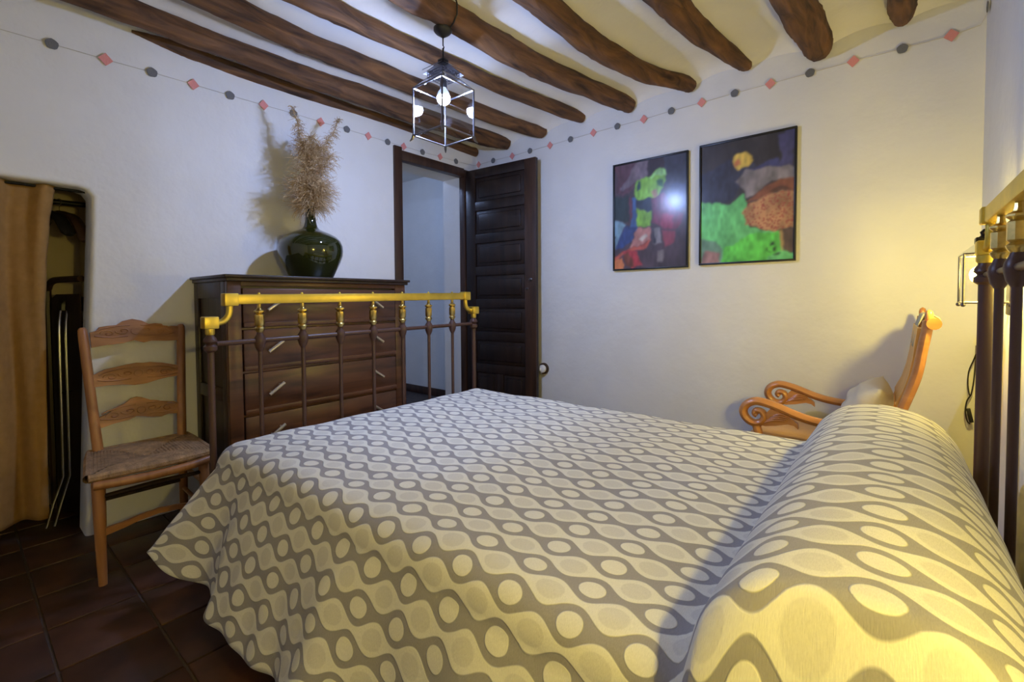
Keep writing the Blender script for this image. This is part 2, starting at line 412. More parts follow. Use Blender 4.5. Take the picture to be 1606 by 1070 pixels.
# ---- beams (path from the picture wall towards the rear wall; x,y,diameter)
BEAMS = [
 (2.293, [(-2.42,2.885,.085),(-2.435,2.80,.108),(-2.466,2.529,.118),(-2.495,2.0,.116),(-2.508,1.595,.112),(-2.54,1.296,.114),(-2.558,.937,.108),(-2.557,.727,.108),(-2.53,.4,.112),(-2.53,-.98,.11)]),
 (2.308, [(-2.064,2.885,.075),(-2.085,2.80,.088),(-2.165,2.27,.098),(-2.205,1.8,.108),(-2.225,1.273,.114),(-2.226,1.06,.108),(-2.215,.8,.112),(-2.2,.3,.115),(-2.2,-.98,.11)]),
 (2.330, [(-1.731,2.885,.075),(-1.745,2.80,.084),(-1.806,2.367,.086),(-1.867,1.902,.084),(-1.917,1.46,.086),(-1.935,1.22,.09),(-1.93,.96,.105),(-1.92,.3,.11),(-1.91,-.98,.11)]),
 (2.319, [(-1.372,2.885,.095),(-1.385,2.80,.112),(-1.458,2.373,.117),(-1.535,1.952,.126),(-1.552,1.656,.117),(-1.562,1.394,.112),(-1.577,1.24,.118),(-1.58,.3,.12),(-1.58,-.98,.12)]),
 (2.333, [(-.976,2.885,.085),(-1.0,2.80,.097),(-1.102,2.572,.103),(-1.165,2.284,.118),(-1.192,2.033,.118),(-1.204,1.7,.112),(-1.212,1.4,.115),(-1.22,.2,.12),(-1.22,-.98,.12)]),
 (2.358, [(-.665,2.885,.065),(-.685,2.80,.078),(-.755,2.439,.103),(-.783,2.13,.116),(-.795,1.9,.12),(-.80,.5,.12),(-.80,-.98,.12)]),
 (2.335, [(-.316,2.885,.120),(-.322,2.80,.140),(-.336,2.657,.150),(-.356,2.413,.152),(-.37,1.8,.15),(-.38,.3,.14),(-.38,-.98,.14)]),
 (2.362, [(.010,2.885,.085),(.008,2.80,.102),(.006,2.6,.110),(.005,1.5,.115),(0,-.98,.115)]),
]
BEAM_LABELS = [
 'thick dark log beam ending above the middle of the open door',
 'dark log beam ending above the free edge of the open door',
 'slender log beam next to the lantern\'s beam, on the door side',
 'bark-brown log beam that the glass lantern hangs from',
 'bowed log beam ending above the gap between the two paintings',
 'tapering knotty log beam ending above the painting of the moon',
 'thickest log beam, ending between the moon painting and the headboard wall',
 'small rounded log end, the beam closest to the headboard wall',
]
def beam_mesh(path, z, seed):
    rs = np.random.default_rng(seed); n = 16
    pts = smooth_path([(p[0], p[1], z) for p in path], 7)
    ys = [p[1] for p in path]; ds = [p[2] for p in path]
    m = MB(); V = []
    ph = rs.uniform(0, 6.28, 6)
    for i, p in enumerate(pts):
        d = np.interp(-p.y, [-y for y in ys], ds)/2
        for k in range(n):
            t = 2*PI*k/n
            r = d*(1 + .05*math.sin(2*t+ph[0]+p.y*2.1) + .035*math.sin(3*t+ph[1]-p.y*5) + .03*math.sin(t+ph[2]+p.y*9) + .022*rs.normal() + .03*math.sin(4*t+ph[4]+p.y*13) + .03*math.sin(p.y*23+ph[5]))
            V.append((p.x + r*math.cos(t), p.y, p.z + r*math.sin(t) + .006*math.sin(p.y*4+ph[3])))
    F = []
    for i in range(len(pts)-1):
        for k in range(n): F.append((i*n+k, i*n+(k+1) % n, (i+1)*n+(k+1) % n, (i+1)*n+k))
    F.append(tuple(reversed(range(n)))); F.append(tuple((len(pts)-1)*n+k for k in range(n)))
    return m.add(V, F)
for bi, ((z, path), lab) in enumerate(zip(BEAMS, BEAM_LABELS)):
    tag(beam_mesh(path, z, bi+3).build('ceiling_beam', MT['beam'], smooth=60), lab, 'beam', 'rustic log ceiling beams')
# the flat one half buried in the wall plaster
path0 = [(-2.772,2.885,.075),(-2.775,2.33,.06),(-2.772,1.746,.055),(-2.770,1.185,.066),(-2.768,.952,.06),(-2.770,.80,.062),(-2.770,.72,.05),(-2.768,.64,.03),(-2.768,.58,.012)]
tag(beam_mesh(path0, 2.308, 1).build('ceiling_beam', MT['beam'], smooth=60), 'ragged thin log half buried in the plaster of the dresser wall', 'beam', 'rustic log ceiling beams')

# ---- ceiling plaster: shallow vaults between the beams, coved at the picture wall
def ceil_z(x, y):
    xs = [-2.85] + [float(np.interp(-y, [-p[1] for p in path], [p[0] for p in path])) for z, path in BEAMS] + [.36]
    zs = [2.335] + [z+.018 for z, p in BEAMS] + [2.36]
    for k in range(len(xs)-1):
        if xs[k] <= x <= xs[k+1] or k == len(xs)-2:
            t = min(1, max(0, (x-xs[k])/(xs[k+1]-xs[k])))
            z = zs[k]*(1-t) + zs[k+1]*t + .075*math.sqrt(max(0, 1-(2*t-1)**2))*.8
            break
    if y > 2.74:
        s = (y-2.74)/.16; z -= .07*(1-math.sqrt(max(0, 1-min(1, s)**2)))
    return z
m = MB(); NXc, NYc = 110, 60; V = []; F = []
ysamp = list(np.linspace(YR-.02, 2.6, 36)) + list(np.linspace(2.62, YB+.02, NYc-36))
for i in range(NXc+1):
    x = XA-.02 + (XC+.04-XA)*i/NXc
    for y in ysamp:
        V.append((x, y, ceil_z(x, y) + .004*math.sin(x*9+y*3)*math.cos(y*4)))
for i in range(NXc):
    for j in range(NYc-1): F.append((i*NYc+j, i*NYc+j+1, (i+1)*NYc+j+1, (i+1)*NYc+j))
struct(m.add(V, F).build('ceiling', MT['ceil'], smooth=70))
struct(MB().box(XA-.15, XC+.15, YR-.15, YB+.15, 2.6, 2.65).build('ceiling_deck', MT['ceil']))

# ---- door frame
tf = empty_struct('trim_1', (XA, 2.42, 0))
MB().box(XA-.045, XA+.018, 2.045, 2.112, 0, 2.155, .004).build('jamb', MT['framewood'], tf)
MB().box(XA-.045, XA+.018, 2.738, 2.805, 0, 2.125, .004).build('jamb', MT['framewood'], tf)
MB().box(XA-.045, XA+.018, 2.112, 2.738, 2.064, 2.132, .004).build('lintel', MT['framewood'], tf)
MB().box(XA-.06, XA-.03, 2.105, 2.118, 1.66, 1.69, .002).build('latch_keeper', MT['black'], tf)

# ---- open door leaf
H = Vector((-2.742, 2.762, 0)); E_ = Vector((-2.068, 2.812, 0)); D = (E_-H); LW = D.length; D.normalize(); Nn = Vector((D.y, -D.x, 0))
dr = empty_struct('door_1', (-2.4, 2.79, 0))
def leaf(m, a0, a1, z0, z1, t0, t1, bev=.003):
    c = H + D*((a0+a1)/2) + Nn*((t0+t1)/2); c.z = (z0+z1)/2
    return m.obox(c, D*((a1-a0)/2), Nn*((t1-t0)/2), Vector((0,0,(z1-z0)/2)), bev)
leaf(MB(), 0, LW, .015, 2.105, -.012, .012, .002).build('door_core', MT['doorwood'], dr)
leaf(MB(), 0, .095, .015, 2.105, .012, .024).build('stile', MT['doorwood'], dr)
leaf(MB(), LW-.10, LW, .015, 2.105, .012, .024).build('stile', MT['framewood'], dr)
zt = 2.03
leaf(MB(), .095, LW-.10, zt, 2.105, .012, .024).build('rail', MT['doorwood'], dr)
for k in range(6):
    z1 = zt - k*.262
    def panel(a0, a1, za, zb):
        m = leaf(MB(), a0+.006, a1-.006, za+.006, zb-.006, .012, .017, .002)
        leaf(m, a0+.035, a1-.035, za+.03, zb-.03, .016, .025, .008)
        return m.build('door_panel', MT['doorwood'], dr)
    panel(.095, LW-.10, z1-.190, z1)
    leaf(MB(), .095, LW-.10, z1-.262, z1-.190, .012, .024).build('rail', MT['doorwood'], dr)
mid = LW/2
for a0, a1 in ((.095, mid-.03), (mid+.03, LW-.10)): panel(a0, a1, .16, zt-6*.262)
leaf(MB(), mid-.03, mid+.03, .16, zt-6*.262, .012, .024).build('stile', MT['doorwood'], dr)
leaf(MB(), .095, LW-.10, .015, .16, .012, .024).build('rail', MT['doorwood'], dr)
c = H + D*(LW-.045) + Nn*.03
MB().lathe([(.006,-.012),(.006,.0),(.012,.004),(.012,.010),(.004,.014)], (c.x, c.y, 1.20), 12, axis='y').build('key_escutcheon', MT['lampmetal'], dr)
MB().lathe([(.006,-.012),(.006,.0),(.010,.004),(.010,.010),(.004,.014)], (c.x-.03, c.y-.0, 1.13), 12, axis='y').build('knob', MT['lampmetal'], dr)

# ================================================================== LIGHT FITTINGS
# ---- pendant lantern under the fourth beam
LX, LY = -1.590, 1.452
pl = thing('pendant_lantern', 'square glass hanging lantern with a glowing cold-white bulb', 'lamp', (LX, LY, 1.77))
s = .096; zb, zt_ = 1.792, 2.003
m = MB()
for a in (-1, 1):
    for b in (-1, 1):
        m.tube([(LX+a*s, LY+b*s, zb-.004), (LX+a*s, LY+b*s, zt_+.003)], .0042, 6)
for z in (zb, zt_):
    q = [(LX-s,LY-s,z),(LX+s,LY-s,z),(LX+s,LY+s,z),(LX-s,LY+s,z)]
    for i in range(4): m.tube([q[i], q[(i+1) % 4]], .004, 6)
s2, z2 = .050, 2.050
for a in (-1, 1):
    for b in (-1, 1): m.tube([(LX+a*s,LY+b*s,zt_), (LX+a*s2,LY+b*s2,z2)], .0032, 6)
q = [(LX-s2,LY-s2,z2),(LX+s2,LY-s2,z2),(LX+s2,LY+s2,z2),(LX-s2,LY+s2,z2)]
for i in range(4): m.tube([q[i], q[(i+1) % 4]], .0035, 6)
m.build('frame', MT['lampmetal'], pl)
for i, (dx, dy) in enumerate(((1,0),(-1,0),(0,1),(0,-1))):
    m = MB()
    if dx: m.box(LX+dx*(s-.001), LX+dx*(s+.001), LY-s+.003, LY+s-.003, zb+.003, zt_-.003)
    else: m.box(LX-s+.003, LX+s-.003, LY+dy*(s-.001), LY+dy*(s+.001), zb+.003, zt_-.003)
    m.build('glass_pane', MT['pane'], pl, 0)
    if dx: vs = [(LX+dx*s,LY-s,zt_),(LX+dx*s,LY+s,zt_),(LX+dx*s2,LY+s2,z2),(LX+dx*s2,LY-s2,z2)]
    else: vs = [(LX-s,LY+dy*s,zt_),(LX+s,LY+dy*s,zt_),(LX+s2,LY+dy*s2,z2),(LX-s2,LY+dy*s2,z2)]
    MB().add(vs, [(0,1,2,3)]).build('roof_pane', MT['pane'], pl, 0)
    # fretted gallery and flared cap leaf
    m = MB()
    for k in range(9):
        t = -s2 + 2*s2*k/8
        p = (LX+dx*s2, LY+t) if dx else (LX+t, LY+dy*s2)
        m.tube([(p[0],p[1],z2+.002),(p[0],p[1],z2+.024)], .0016, 4)
    for zz in (z2+.012, z2+.024):
        if dx: m.tube([(LX+dx*s2,LY-s2,zz),(LX+dx*s2,LY+s2,zz)], .002, 5)
        else: m.tube([(LX-s2,LY+dy*s2,zz),(LX+s2,LY+dy*s2,zz)], .002, 5)
    m.build('gallery', MT['lampmetal'], pl)
    a0, a1, w0, w1 = .016, .078, .014, .052
    f3 = lambda a, w, z: (LX+dx*a, LY+w, z) if dx else (LX+w, LY+dy*a, z)
    vs = [f3(a0,-w0,2.120), f3(a0,w0,2.120), f3(a1,w1,2.076), f3(a1,-w1,2.076)]
    vs += [(x, y, z+.002) for x, y, z in vs]
    MB().add(vs, [(0,1,2,3),(7,6,5,4),(0,4,5,1),(1,5,6,2),(2,6,7,3),(3,7,4,0)]).build('cap_leaf', MT['lampmetal'], pl, 0)
for a in (-1, 1):
    for b in (-1, 1):
        MB().tube([(LX+a*s,LY+b*s,zb+.004),(LX+a*(s+.004),LY+b*(s+.004),zb-.014),(LX+a*(s+.012),LY+b*(s+.012),zb-.026)], [.007,.006,.002], 6).build('foot', MT['lampmetal'], pl)
MB().box(LX-.018, LX+.018, LY-.018, LY+.018, 2.115, 2.135, .003).tube([(LX,LY,2.13),(LX,LY,2.185)], .004, 8).tube([(LX,LY,2.175),(LX+.006,LY,2.188),(LX,LY,2.20),(LX-.006,LY,2.188)], .003, 6).tube([(LX,LY,2.195),(LX,LY,2.262)], .0028, 6).build('hanging_rod', MT['black'], pl)
MB().tube([(LX,LY,2.14),(LX,LY,2.05),(LX,LY,2.04),(LX,LY,2.008)], [.006,.006,.016,.017], 10).build('lampholder', MT['bakelite'], pl)
dome = [(.030*math.cos(a), 1.962+.030*math.sin(a)) for a in [PI/2*(-1+k/8*1.22)*.995 for k in range(9)]]
MB().lathe(dome, (LX,LY,0), 20).build('bulb', MT['bulbcool'], pl)
MB().lathe([(.0295,1.969),(.0295,1.975),(.024,1.990),(.014,2.004),(.014,2.012)], (LX,LY,0), 20).build('bulb_base', MT['ceramic'], pl)
MB().lathe([(.006,2.232),(.014,2.238),(.034,2.252),(.042,2.262),(.042,2.272)], (LX,LY,0), 18).build('canopy', MT['bakelite'], pl)
m = MB().tube([(LX+.035,LY+.01,2.268),(LX+.065,LY+.005,2.276),(LX+.092,LY,2.30),(LX+.098,LY-.005,2.34),(LX+.09,LY-.01,2.375)], .004, 6); m.build('cable', MT['bakelite'], pl)

# ---- bedside wall lanterns
def sconce(yc, label, bulb):
    x0, x1, y0, y1, z0, z1 = .168, .272, yc-.07, yc+.07, 1.030, 1.185
    r = thing('wall_lantern', label, 'lamp', (XC-.005, yc, 1.03), 'bedside wall lanterns')
    MB().box(.276, XC, yc-.045, yc+.045, .99, 1.27, .004).build('backplate', MT['black'], r)
    m = MB(); q = [(x0,y0),(x1,y0),(x1,y1),(x0,y1)]
    for x, y in q: m.tube([(x,y,z0-.006),(x,y,z1)], .0035, 6)
    for z in (z0, z1):
        for i in range(4): m.tube([(*q[i],z),(*q[(i+1) % 4],z)], .003, 6)
    for x, y in q: m.sphere((x,y,z0-.006), .007, 8, 6)
    m.build('frame', MT['lampmetal'], r)
    for i in range(4):
        (ax, ay), (bx, by) = q[i], q[(i+1) % 4]
        MB().add([(ax,ay,z0),(bx,by,z0),(bx,by,z1),(ax,ay,z1)], [(0,1,2,3)]).build('glass_pane', MT['pane'], r, 0)
    cx = (x0+x1)/2
    MB().add([(x0-.006,y0-.006,z1+.002),(x1+.002,y0-.006,z1+.002),(x1+.002,y1+.006,z1+.002),(x0-.006,y1+.006,z1+.002),(cx-.022,yc-.022,z1+.035),(cx+.022,yc-.022,z1+.035),(cx+.022,yc+.022,z1+.035),(cx-.022,yc+.022,z1+.035)],
             [(0,1,5,4),(1,2,6,5),(2,3,7,6),(3,0,4,7)]).build('roof_pane', MT['pane'], r, 0)
    MB().box(cx-.022, cx+.022, yc-.022, yc+.022, z1+.035, z1+.055, .003).lathe([(.015,z1+.055),(.009,z1+.062),(.012,z1+.072),(.003,z1+.082)], (cx,yc,0), 10).tube([(cx,yc,z1+.05),(cx+.03,yc,z1+.075),(.278,yc,z1+.06)], .005, 8).build('cap', MT['black'], r)
    MB().tube([(cx,yc,z1+.035),(cx,yc,z1-.02)], .011, 10).build('lampholder', MT['ceramic'], r)
    MB().sphere((cx,yc,1.125), .022, 16, 12, (1,1,1.3)).build('bulb', bulb, r)
    return r
sconce(2.12, 'glowing warm glass wall lantern between the headboard and the armchair', MT['bulbwarm'])
sconce(.28, 'warm glass wall lantern beside the headboard, at the bed side away from the armchair', MT['bulbwarm2'])
# ---- corridor ceiling lamp (out of view past the doorway)
hl = thing('corridor_lamp', 'round opal ceiling lamp in the corridor beyond the door', 'lamp', (-3.6, 2.3, 2.36))
MB().lathe([(.09,2.40),(.09,2.385),(.07,2.38)], (-3.6,2.3,0), 20).build('base', MT['ceramic'], hl)
MB().sphere((-3.6,2.3,2.345), .06, 16, 10, (1,1,.7)).build('globe', emit('corridor globe', (.40,.56,1.0), HALL_POWER/(PI*4*PI*.06*.06)), hl)

# ================================================================== BED
bed = thing('bed', 'old iron bed frame with brass top rails and turned balusters', 'bed', (-.86, 1.29, 0))
def end_board(xp, zr, zlow, zblk, rp, rb, ys, bras, tilt=0.0, rail_h=.019):
    """xp plane, zr top-rail centre, zlow cross rail, zblk corner block"""
    y0, y1 = .605, 1.982
    T = lambda y: tilt*(y-y0)/(y1-y0)
    for y in (y0, y1):
        sgn = 1 if y == y0 else -1; t = T(y)
        ps = MB().lathe([(rp*1.25,0),(rp*1.25,.03),(rp,.05),(rp,zlow-.03+t),(rp+.010,zlow-.022+t),(rp+.011,zlow-.008+t),(rp*1.2,zlow+t),(rp+.011,zlow+.010+t),(rp+.009,zlow+.02+t),(rp*1.1,zlow+.03+t),(rp*1.1,zblk-.04+t)], (xp,y,0), 16).build('post', MT['iron'], bed)
        b = MB().lathe([(rp*1.15,zblk-.045+t),(rp*1.35,zblk-.04+t),(rp*1.35,zblk-.022+t)], (xp,y,0), 16).box(xp-.024, xp+.024, y-.024, y+.024, zblk-.022+t, zblk+.022+t, .004)
        b.build('corner_block', MT['brass'], ps)
        yr = y + sgn*.068
        MB().tube(smooth_path([(xp,y+sgn*.02,zblk+t-.003),(xp,y+sgn*.045,zblk+t+.004),(xp,yr-sgn*.004,zblk+t+.028),(xp,yr,zr+t-.015)], 5), .012, 12).build('elbow', MT['brass'], ps)
        MB().box(xp-.023, xp+.023, yr-.024, yr+.024, zr-.024+t, zr+.024+t, .004).build('rail_socket', MT['brass'], ps)
    ya, yb = y0+.09, y1-.09
    n = MB().obox((xp,(ya+yb)/2,zr+tilt/2), (.017,0,0), (0,(yb-ya)/2,tilt/2*(yb-ya)/(y1-y0)), (0,0,rail_h), .004)
    n.build('top_rail', MT['brass'], bed)
    MB().tube([(xp,y0+.02,zlow+T(y0)),(xp,y1-.02,zlow+T(y1))], .0095, 12).build('cross_rail', MT['iron'], bed)
    MB().tube([(xp,y0,.26),(xp,y1,.26)], .016, 10).build('lower_rail', MT['iron'], bed)
    for y in ys:
        t = T(y); k = rb/.009
        bl = MB().tube([(xp,y,.26),(xp,y,zlow+t)], rb, 10).lathe([(rb,zlow-.045+t),(rb*1.9,zlow-.030+t),(rb+.0125,zlow-.012+t),(rb+.014,zlow+t),(rb+.0115,zlow+.012+t),(rb*1.5,zlow+.024+t),(rb*1.2,zlow+.034+t)], (xp,y,0), 10).build('baluster', MT['iron'], bed)
        za = zlow+.030+t; hgt = zr-rail_h+t-za; kk = min(max(k, 1.0), 1.35)
        prof = [(.009,0),(.017,.10),(.0195,.16),(.013,.22),(.0180,.27),(.0180,.62),(.013,.66),(.0205,.72),(.0205,.76),(.010,.82),(.008,.88),(.007,1)]
        MB().lathe([(r*kk, za+h*hgt) for r, h in prof], (xp,y,0), 8, rot=PI/8).build('brass_spindle', MT['oldbrass'], bl)
        MB().sphere((xp,y,zr+rail_h+t+.002), .006, 8, 6).build('rivet', MT['brass'], bl)
end_board(-1.93, 1.056, .893, .972, .0115, .0082, [.605+.17213*k for k in range(1, 8)], True, .016)
end_board(.211, 1.283, 1.115, 1.195, .0175, .0098, [.605+.2295*k for k in range(1, 6)], True, .0, .022)
for y in (.632, 1.955):
    MB().box(-1.93, .211, y-.006, y+.006, .235, .285, .002).build('side_rail', MT['iron'], bed)
tag(MB().box(-1.865, .165, .665, 1.925, .285, .505, .05).build('mattress', MT['mattress']), 'thick mattress under the grey patterned bedspread', 'mattress')

# ---- bedspread
def cat(tab, x):
    xs = [p[0] for p in tab]; i = max(0, min(len(tab)-2, int(np.searchsorted(xs, x))-1))
    p0 = tab[max(i-1,0)]; p1 = tab[i]; p2 = tab[i+1]; p3 = tab[min(i+2,len(tab)-1)]
    t = (x-p1[0])/(p2[0]-p1[0]); t = max(0, min(1, t))
    m1 = (p2[1]-p0[1])/max(1e-6, p2[0]-p0[0])*(p2[0]-p1[0]); m2 = (p3[1]-p1[1])/max(1e-6, p3[0]-p1[0])*(p2[0]-p1[0])
    return (2*t**3-3*t*t+1)*p1[1]+(t**3-2*t*t+t)*m1+(-2*t**3+3*t*t)*p2[1]+(t**3-t*t)*m2
PROF = [(-1.898,.335),(-1.900,.42),(-1.898,.480),(-1.885,.515),(-1.855,.535),(-1.80,.543),(-1.6,.545),(-.9,.545),(-.40,.545),(-.28,.543),(-.235,.545),(-.212,.572),(-.198,.620),(-.172,.668),(-.115,.718),(-.03,.738),(.05,.728),(.105,.694),(.145,.636),(.168,.568),(.176,.50),(.178,.43)]
pp = smooth_path([(a, 0, b) for a, b in PROF], 14)
# even resampling by arc length
arc = [0]
for a, b in zip(pp, pp[1:]): arc.append(arc[-1]+(b-a).length)
NU = 230
su = np.linspace(0, arc[-1], NU)
PX = np.interp(su, arc, [p.x for p in pp]); PZ = np.interp(su, arc, [p.z for p in pp])
ref = np.interp(-.894, PX[PZ > .5][:150], su[PZ > .5][:150])     # arc length at a known ring
UU = su - ref - .894
HEM = [(-1.93,.375),(-1.86,.402),(-1.78,.458),(-1.71,.508),(-1.64,.492),(-1.55,.455),(-1.42,.450),(-1.28,.462),(-1.16,.470),(-1.08,.445),(-1.0,.415),(-.92,.435),(-.82,.478),(-.70,.470),(-.58,.432),(-.45,.452),(-.3,.475),(-.15,.44),(0,.46),(.2,.45)]
YN, YF = .597, 1.968
# cross-section stations: ('n',t) near drop, ('t',y) top, ('f',t) far drop
ND = 34
RE = .075
NE = 12
top_y = [('n', RE*(1-math.cos(PI/2*k/NE))) for k in range(NE)]      # quarter-round at the near edge
top_y += [('m', q) for q in np.linspace(0, 1, 100)]
top_y += [('f', RE*(1-math.cos(PI/2*(NE-1-k)/NE))) for k in range(NE)]
V = []; UV = []; idx = {}
def edge_round(d, r=.07):
    """drop of the cloth at distance d in from the side edge"""
    if d >= r: return 0.0
    return r - math.sqrt(max(0, r*r-(r-d)**2))
rs = np.random.default_rng(3)
ph = rs.uniform(0, 6.28, 12)
def wr(x, y):
    return .0022*math.sin(11*x+5*y+ph[0]) + .0018*math.sin(7*y-13*x+ph[1]) + .0014*math.sin(23*y+9*x+ph[2]) + .001*math.sin(31*x-17*y+ph[3])
foot_rows = [i for i in range(NU) if PZ[i] < .50 and PX[i] < -1]
i0 = max(foot_rows)+1
LD = .365
for i in range(NU):
    x, zt0 = PX[i], PZ[i]
    bulge = max(0.0, zt0-.545) if x > -.4 else 0.0
    # top
    for j, s_ in enumerate(top_y):
        yn = YN - .06*min(1, bulge/.10)
        kind, q = s_
        y = yn+q if kind == 'n' else YF-q if kind == 'f' else yn+RE + (YF-yn-2*RE)*q
        d = min(y-yn, YF-y); tp = .07 if y < 1.2 else .12
        z = zt0 + wr(x, y)
        if x > -.26 and bulge > 0:       # pillow narrows to its ends
            fy = 1.0 - .17*((y-1.05)/.9)**2
            z = .545 + (bulge + wr(x, y))*fy*(min(1, d/tp)**.40)
        # ease the edges
        yy = y
        drop = edge_round(d, RE)
        z -= drop
        idx[(i, 't', j)] = len(V); V.append((x, yy, z))
        arc_in = RE*math.asin(max(0, (RE-d)/RE)) - (RE-d) if d < RE else 0.0      # extra cloth used up by the rounding
        UV.append((UU[i], y - arc_in if y < 1.2 else y + arc_in))
    if i >= i0:
        for side in ('n', 'f'):
            base = V[idx[(i, 't', 0 if side == 'n' else len(top_y)-1)]]
            bz = base[2]
            if side == 'n': yh = cat(HEM, x)
            else: yh = 2.075 + .018*math.sin(x*14+1)
            dy = abs(yh-base[1]); L = (LD + (bz-.47)*.8)*(1 - .045*max(0, (-1.80-x)/.10)**2)
            dz = math.sqrt(max(.01, L*L-dy*dy))
            for k in range(1, ND):
                t = k/(ND-1)
                w = t**.85
                y = base[1] + (yh-base[1])*w
                z = bz - dz*t - .012*math.sin(PI*t)*0
                xx = x - (.03*t*max(0, 1-(x+1.90)/.22) if x < -1.68 else 0)
                nrm = (.006*math.sin(26*x+9*t+ph[4]) + .004*math.sin(43*x-5*t+ph[5]))*t
                hem_w = .010*math.sin(x*8+ph[6])*t*t
                # rounded corner of the cloth at the foot
                if side == 'n' and x < -1.72: z += .022*max(0, (t-.70)/.30)**2*max(0, (-1.72-x)/.18)**2.0
                idx[(i, side, k)] = len(V); V.append((xx, y+(-nrm if side == 'n' else nrm), z+hem_w))
                UV.append((UU[i], (base[1]-RE*(PI/2-1) - L*t) if side == 'n' else (YF+RE*(PI/2-1) + L*t)))
F = []
nt_ = len(top_y)
for i in range(NU-1):
    for j in range(nt_-1):
        F.append((idx[(i,'t',j)], idx[(i+1,'t',j)], idx[(i+1,'t',j+1)], idx[(i,'t',j+1)]))
    if i >= i0:
        for side, e in (('n', 0), ('f', nt_-1)):
            for k in range(ND-1):
                a = idx[(i,'t',e)] if k == 0 else idx[(i,side,k)]; b = idx[(i+1,'t',e)] if k == 0 else idx[(i+1,side,k)]
                F.append((a, idx[(i,side,k+1)], idx[(i+1,side,k+1)], b))
me = bpy.data.meshes.new('bedspread'); me.from_pydata(V, [], F)
uvl = me.uv_layers.new(name='cloth'); li = np.zeros(len(me.loops), dtype=np.int32); me.loops.foreach_get('vertex_index', li)
uvl.data.foreach_set('uv', np.array(UV)[li].ravel().astype(np.float32))
bm = bmesh.new(); bm.from_mesh(me); bmesh.ops.recalc_face_normals(bm, faces=bm.faces); bm.to_mesh(me); bm.free()
me.polygons.foreach_set('use_smooth', [True]*len(me.polygons)); me.materials.append(MT['spread'])
sp = bpy.data.objects.new('bedspread', me); COL.objects.link(sp)
sol = sp.modifiers.new('thickness', 'SOLIDIFY'); sol.thickness = .006; sol.offset = -1
tag(sp, 'cream bedspread woven with grey chains of rings, draped over the bed and pillow', 'bedspread')
# ================================================================== DRESSER
MT['pull'] = simple('pale metal pull', (.62,.55,.42), .35, .7)
dx0, dx1, dy0, dy1 = XA+.008, -2.322, .800, 1.785
ds = thing('dresser', 'dark wooden chest of five drawers with slanted bar handles', 'dresser', (-2.54, 1.29, 0))
m = MB().box(dx0, dx1-.03, dy0+.012, dy1-.012, .07, 1.142)
m.build('carcass', MT['darkwood'], ds)
MB().box(dx0-.003, -2.292, .782, 1.803, 1.158, 1.172, .004).box(dx0, -2.302, .792, 1.793, 1.142, 1.159, .004).build('top_board', MT['darkwood'], ds)
ZG = [1.116, .921, .718, .513, .309, .105]
fr = MB().box(dx1-.03, dx1, dy0, .858, .0, 1.142, .003).box(dx1-.03, dx1, 1.712, dy1, .0, 1.142, .003).box(dx1-.03, dx1, .858, 1.712, 1.120, 1.142, .002)
for z in ZG[1:-1]: fr.box(dx1-.03, dx1-.006, .858, 1.712, z-.005, z+.005)
fr.box(dx1-.03, dx1, .858, 1.712, .055, .10, .003)
fr.build('face_frame', MT['drawer'], ds)
for yy, sg in ((dy0, -1), (dy1, 1)):      # panelled sides
    ya, yb = (yy, yy+.012) if sg < 0 else (yy-.012, yy)
    MB().box(dx0, dx0+.055, ya, yb, 0, 1.142, .002).box(dx1-.085, dx1-.03, ya, yb, 0, 1.142, .002).box(dx0+.055, dx1-.085, ya, yb, 1.065, 1.142, .002).box(dx0+.055, dx1-.085, ya, yb, .58, .64, .002).box(dx0+.055, dx1-.085, ya, yb, .05, .13, .002).build('side_frame', MT['darkwood'], ds)
for z1, z0 in zip(ZG, ZG[1:]):
    za, zb_ = z0+.007, z1-.006
    d = MB().box(dx1-.028, dx1+.004, .863, 1.707, za, zb_, .004).build('drawer', MT['drawer'], ds)
    MB().box(dx1+.003, dx1+.010, .863, 1.707, za, za+.022, .003).build('lower_lip', MT['drawer'], d)
    zm = (za+zb_)/2 + .012
    for y, sg in ((.998, 1), (1.568, -1)):
        x = dx1+.030
        pa, pb = Vector((x, y-.035, zm-.024*sg)), Vector((x, y+.035, zm+.024*sg))
        h = MB().tube([pa, pb], .0080, 8).build('handle', MT['pull'], d)
        k = MB()
        for t in (.2, .8):
            p = pa.lerp(pb, t); k.tube([(dx1, p.y, p.z), (x, p.y, p.z)], .004, 6)
        # posts of the pull share the handle's mesh
        hm = h.data; bmx = bmesh.new(); bmx.from_mesh(hm)
        off = [bmx.verts.new(v) for v in k.v]
        for f in k.f: bmx.faces.new([off[i] for i in f])
        bmx.to_mesh(hm); bmx.free(); hm.polygons.foreach_set('use_smooth', [True]*len(hm.polygons)); hm.set_sharp_from_angle(angle=.7)

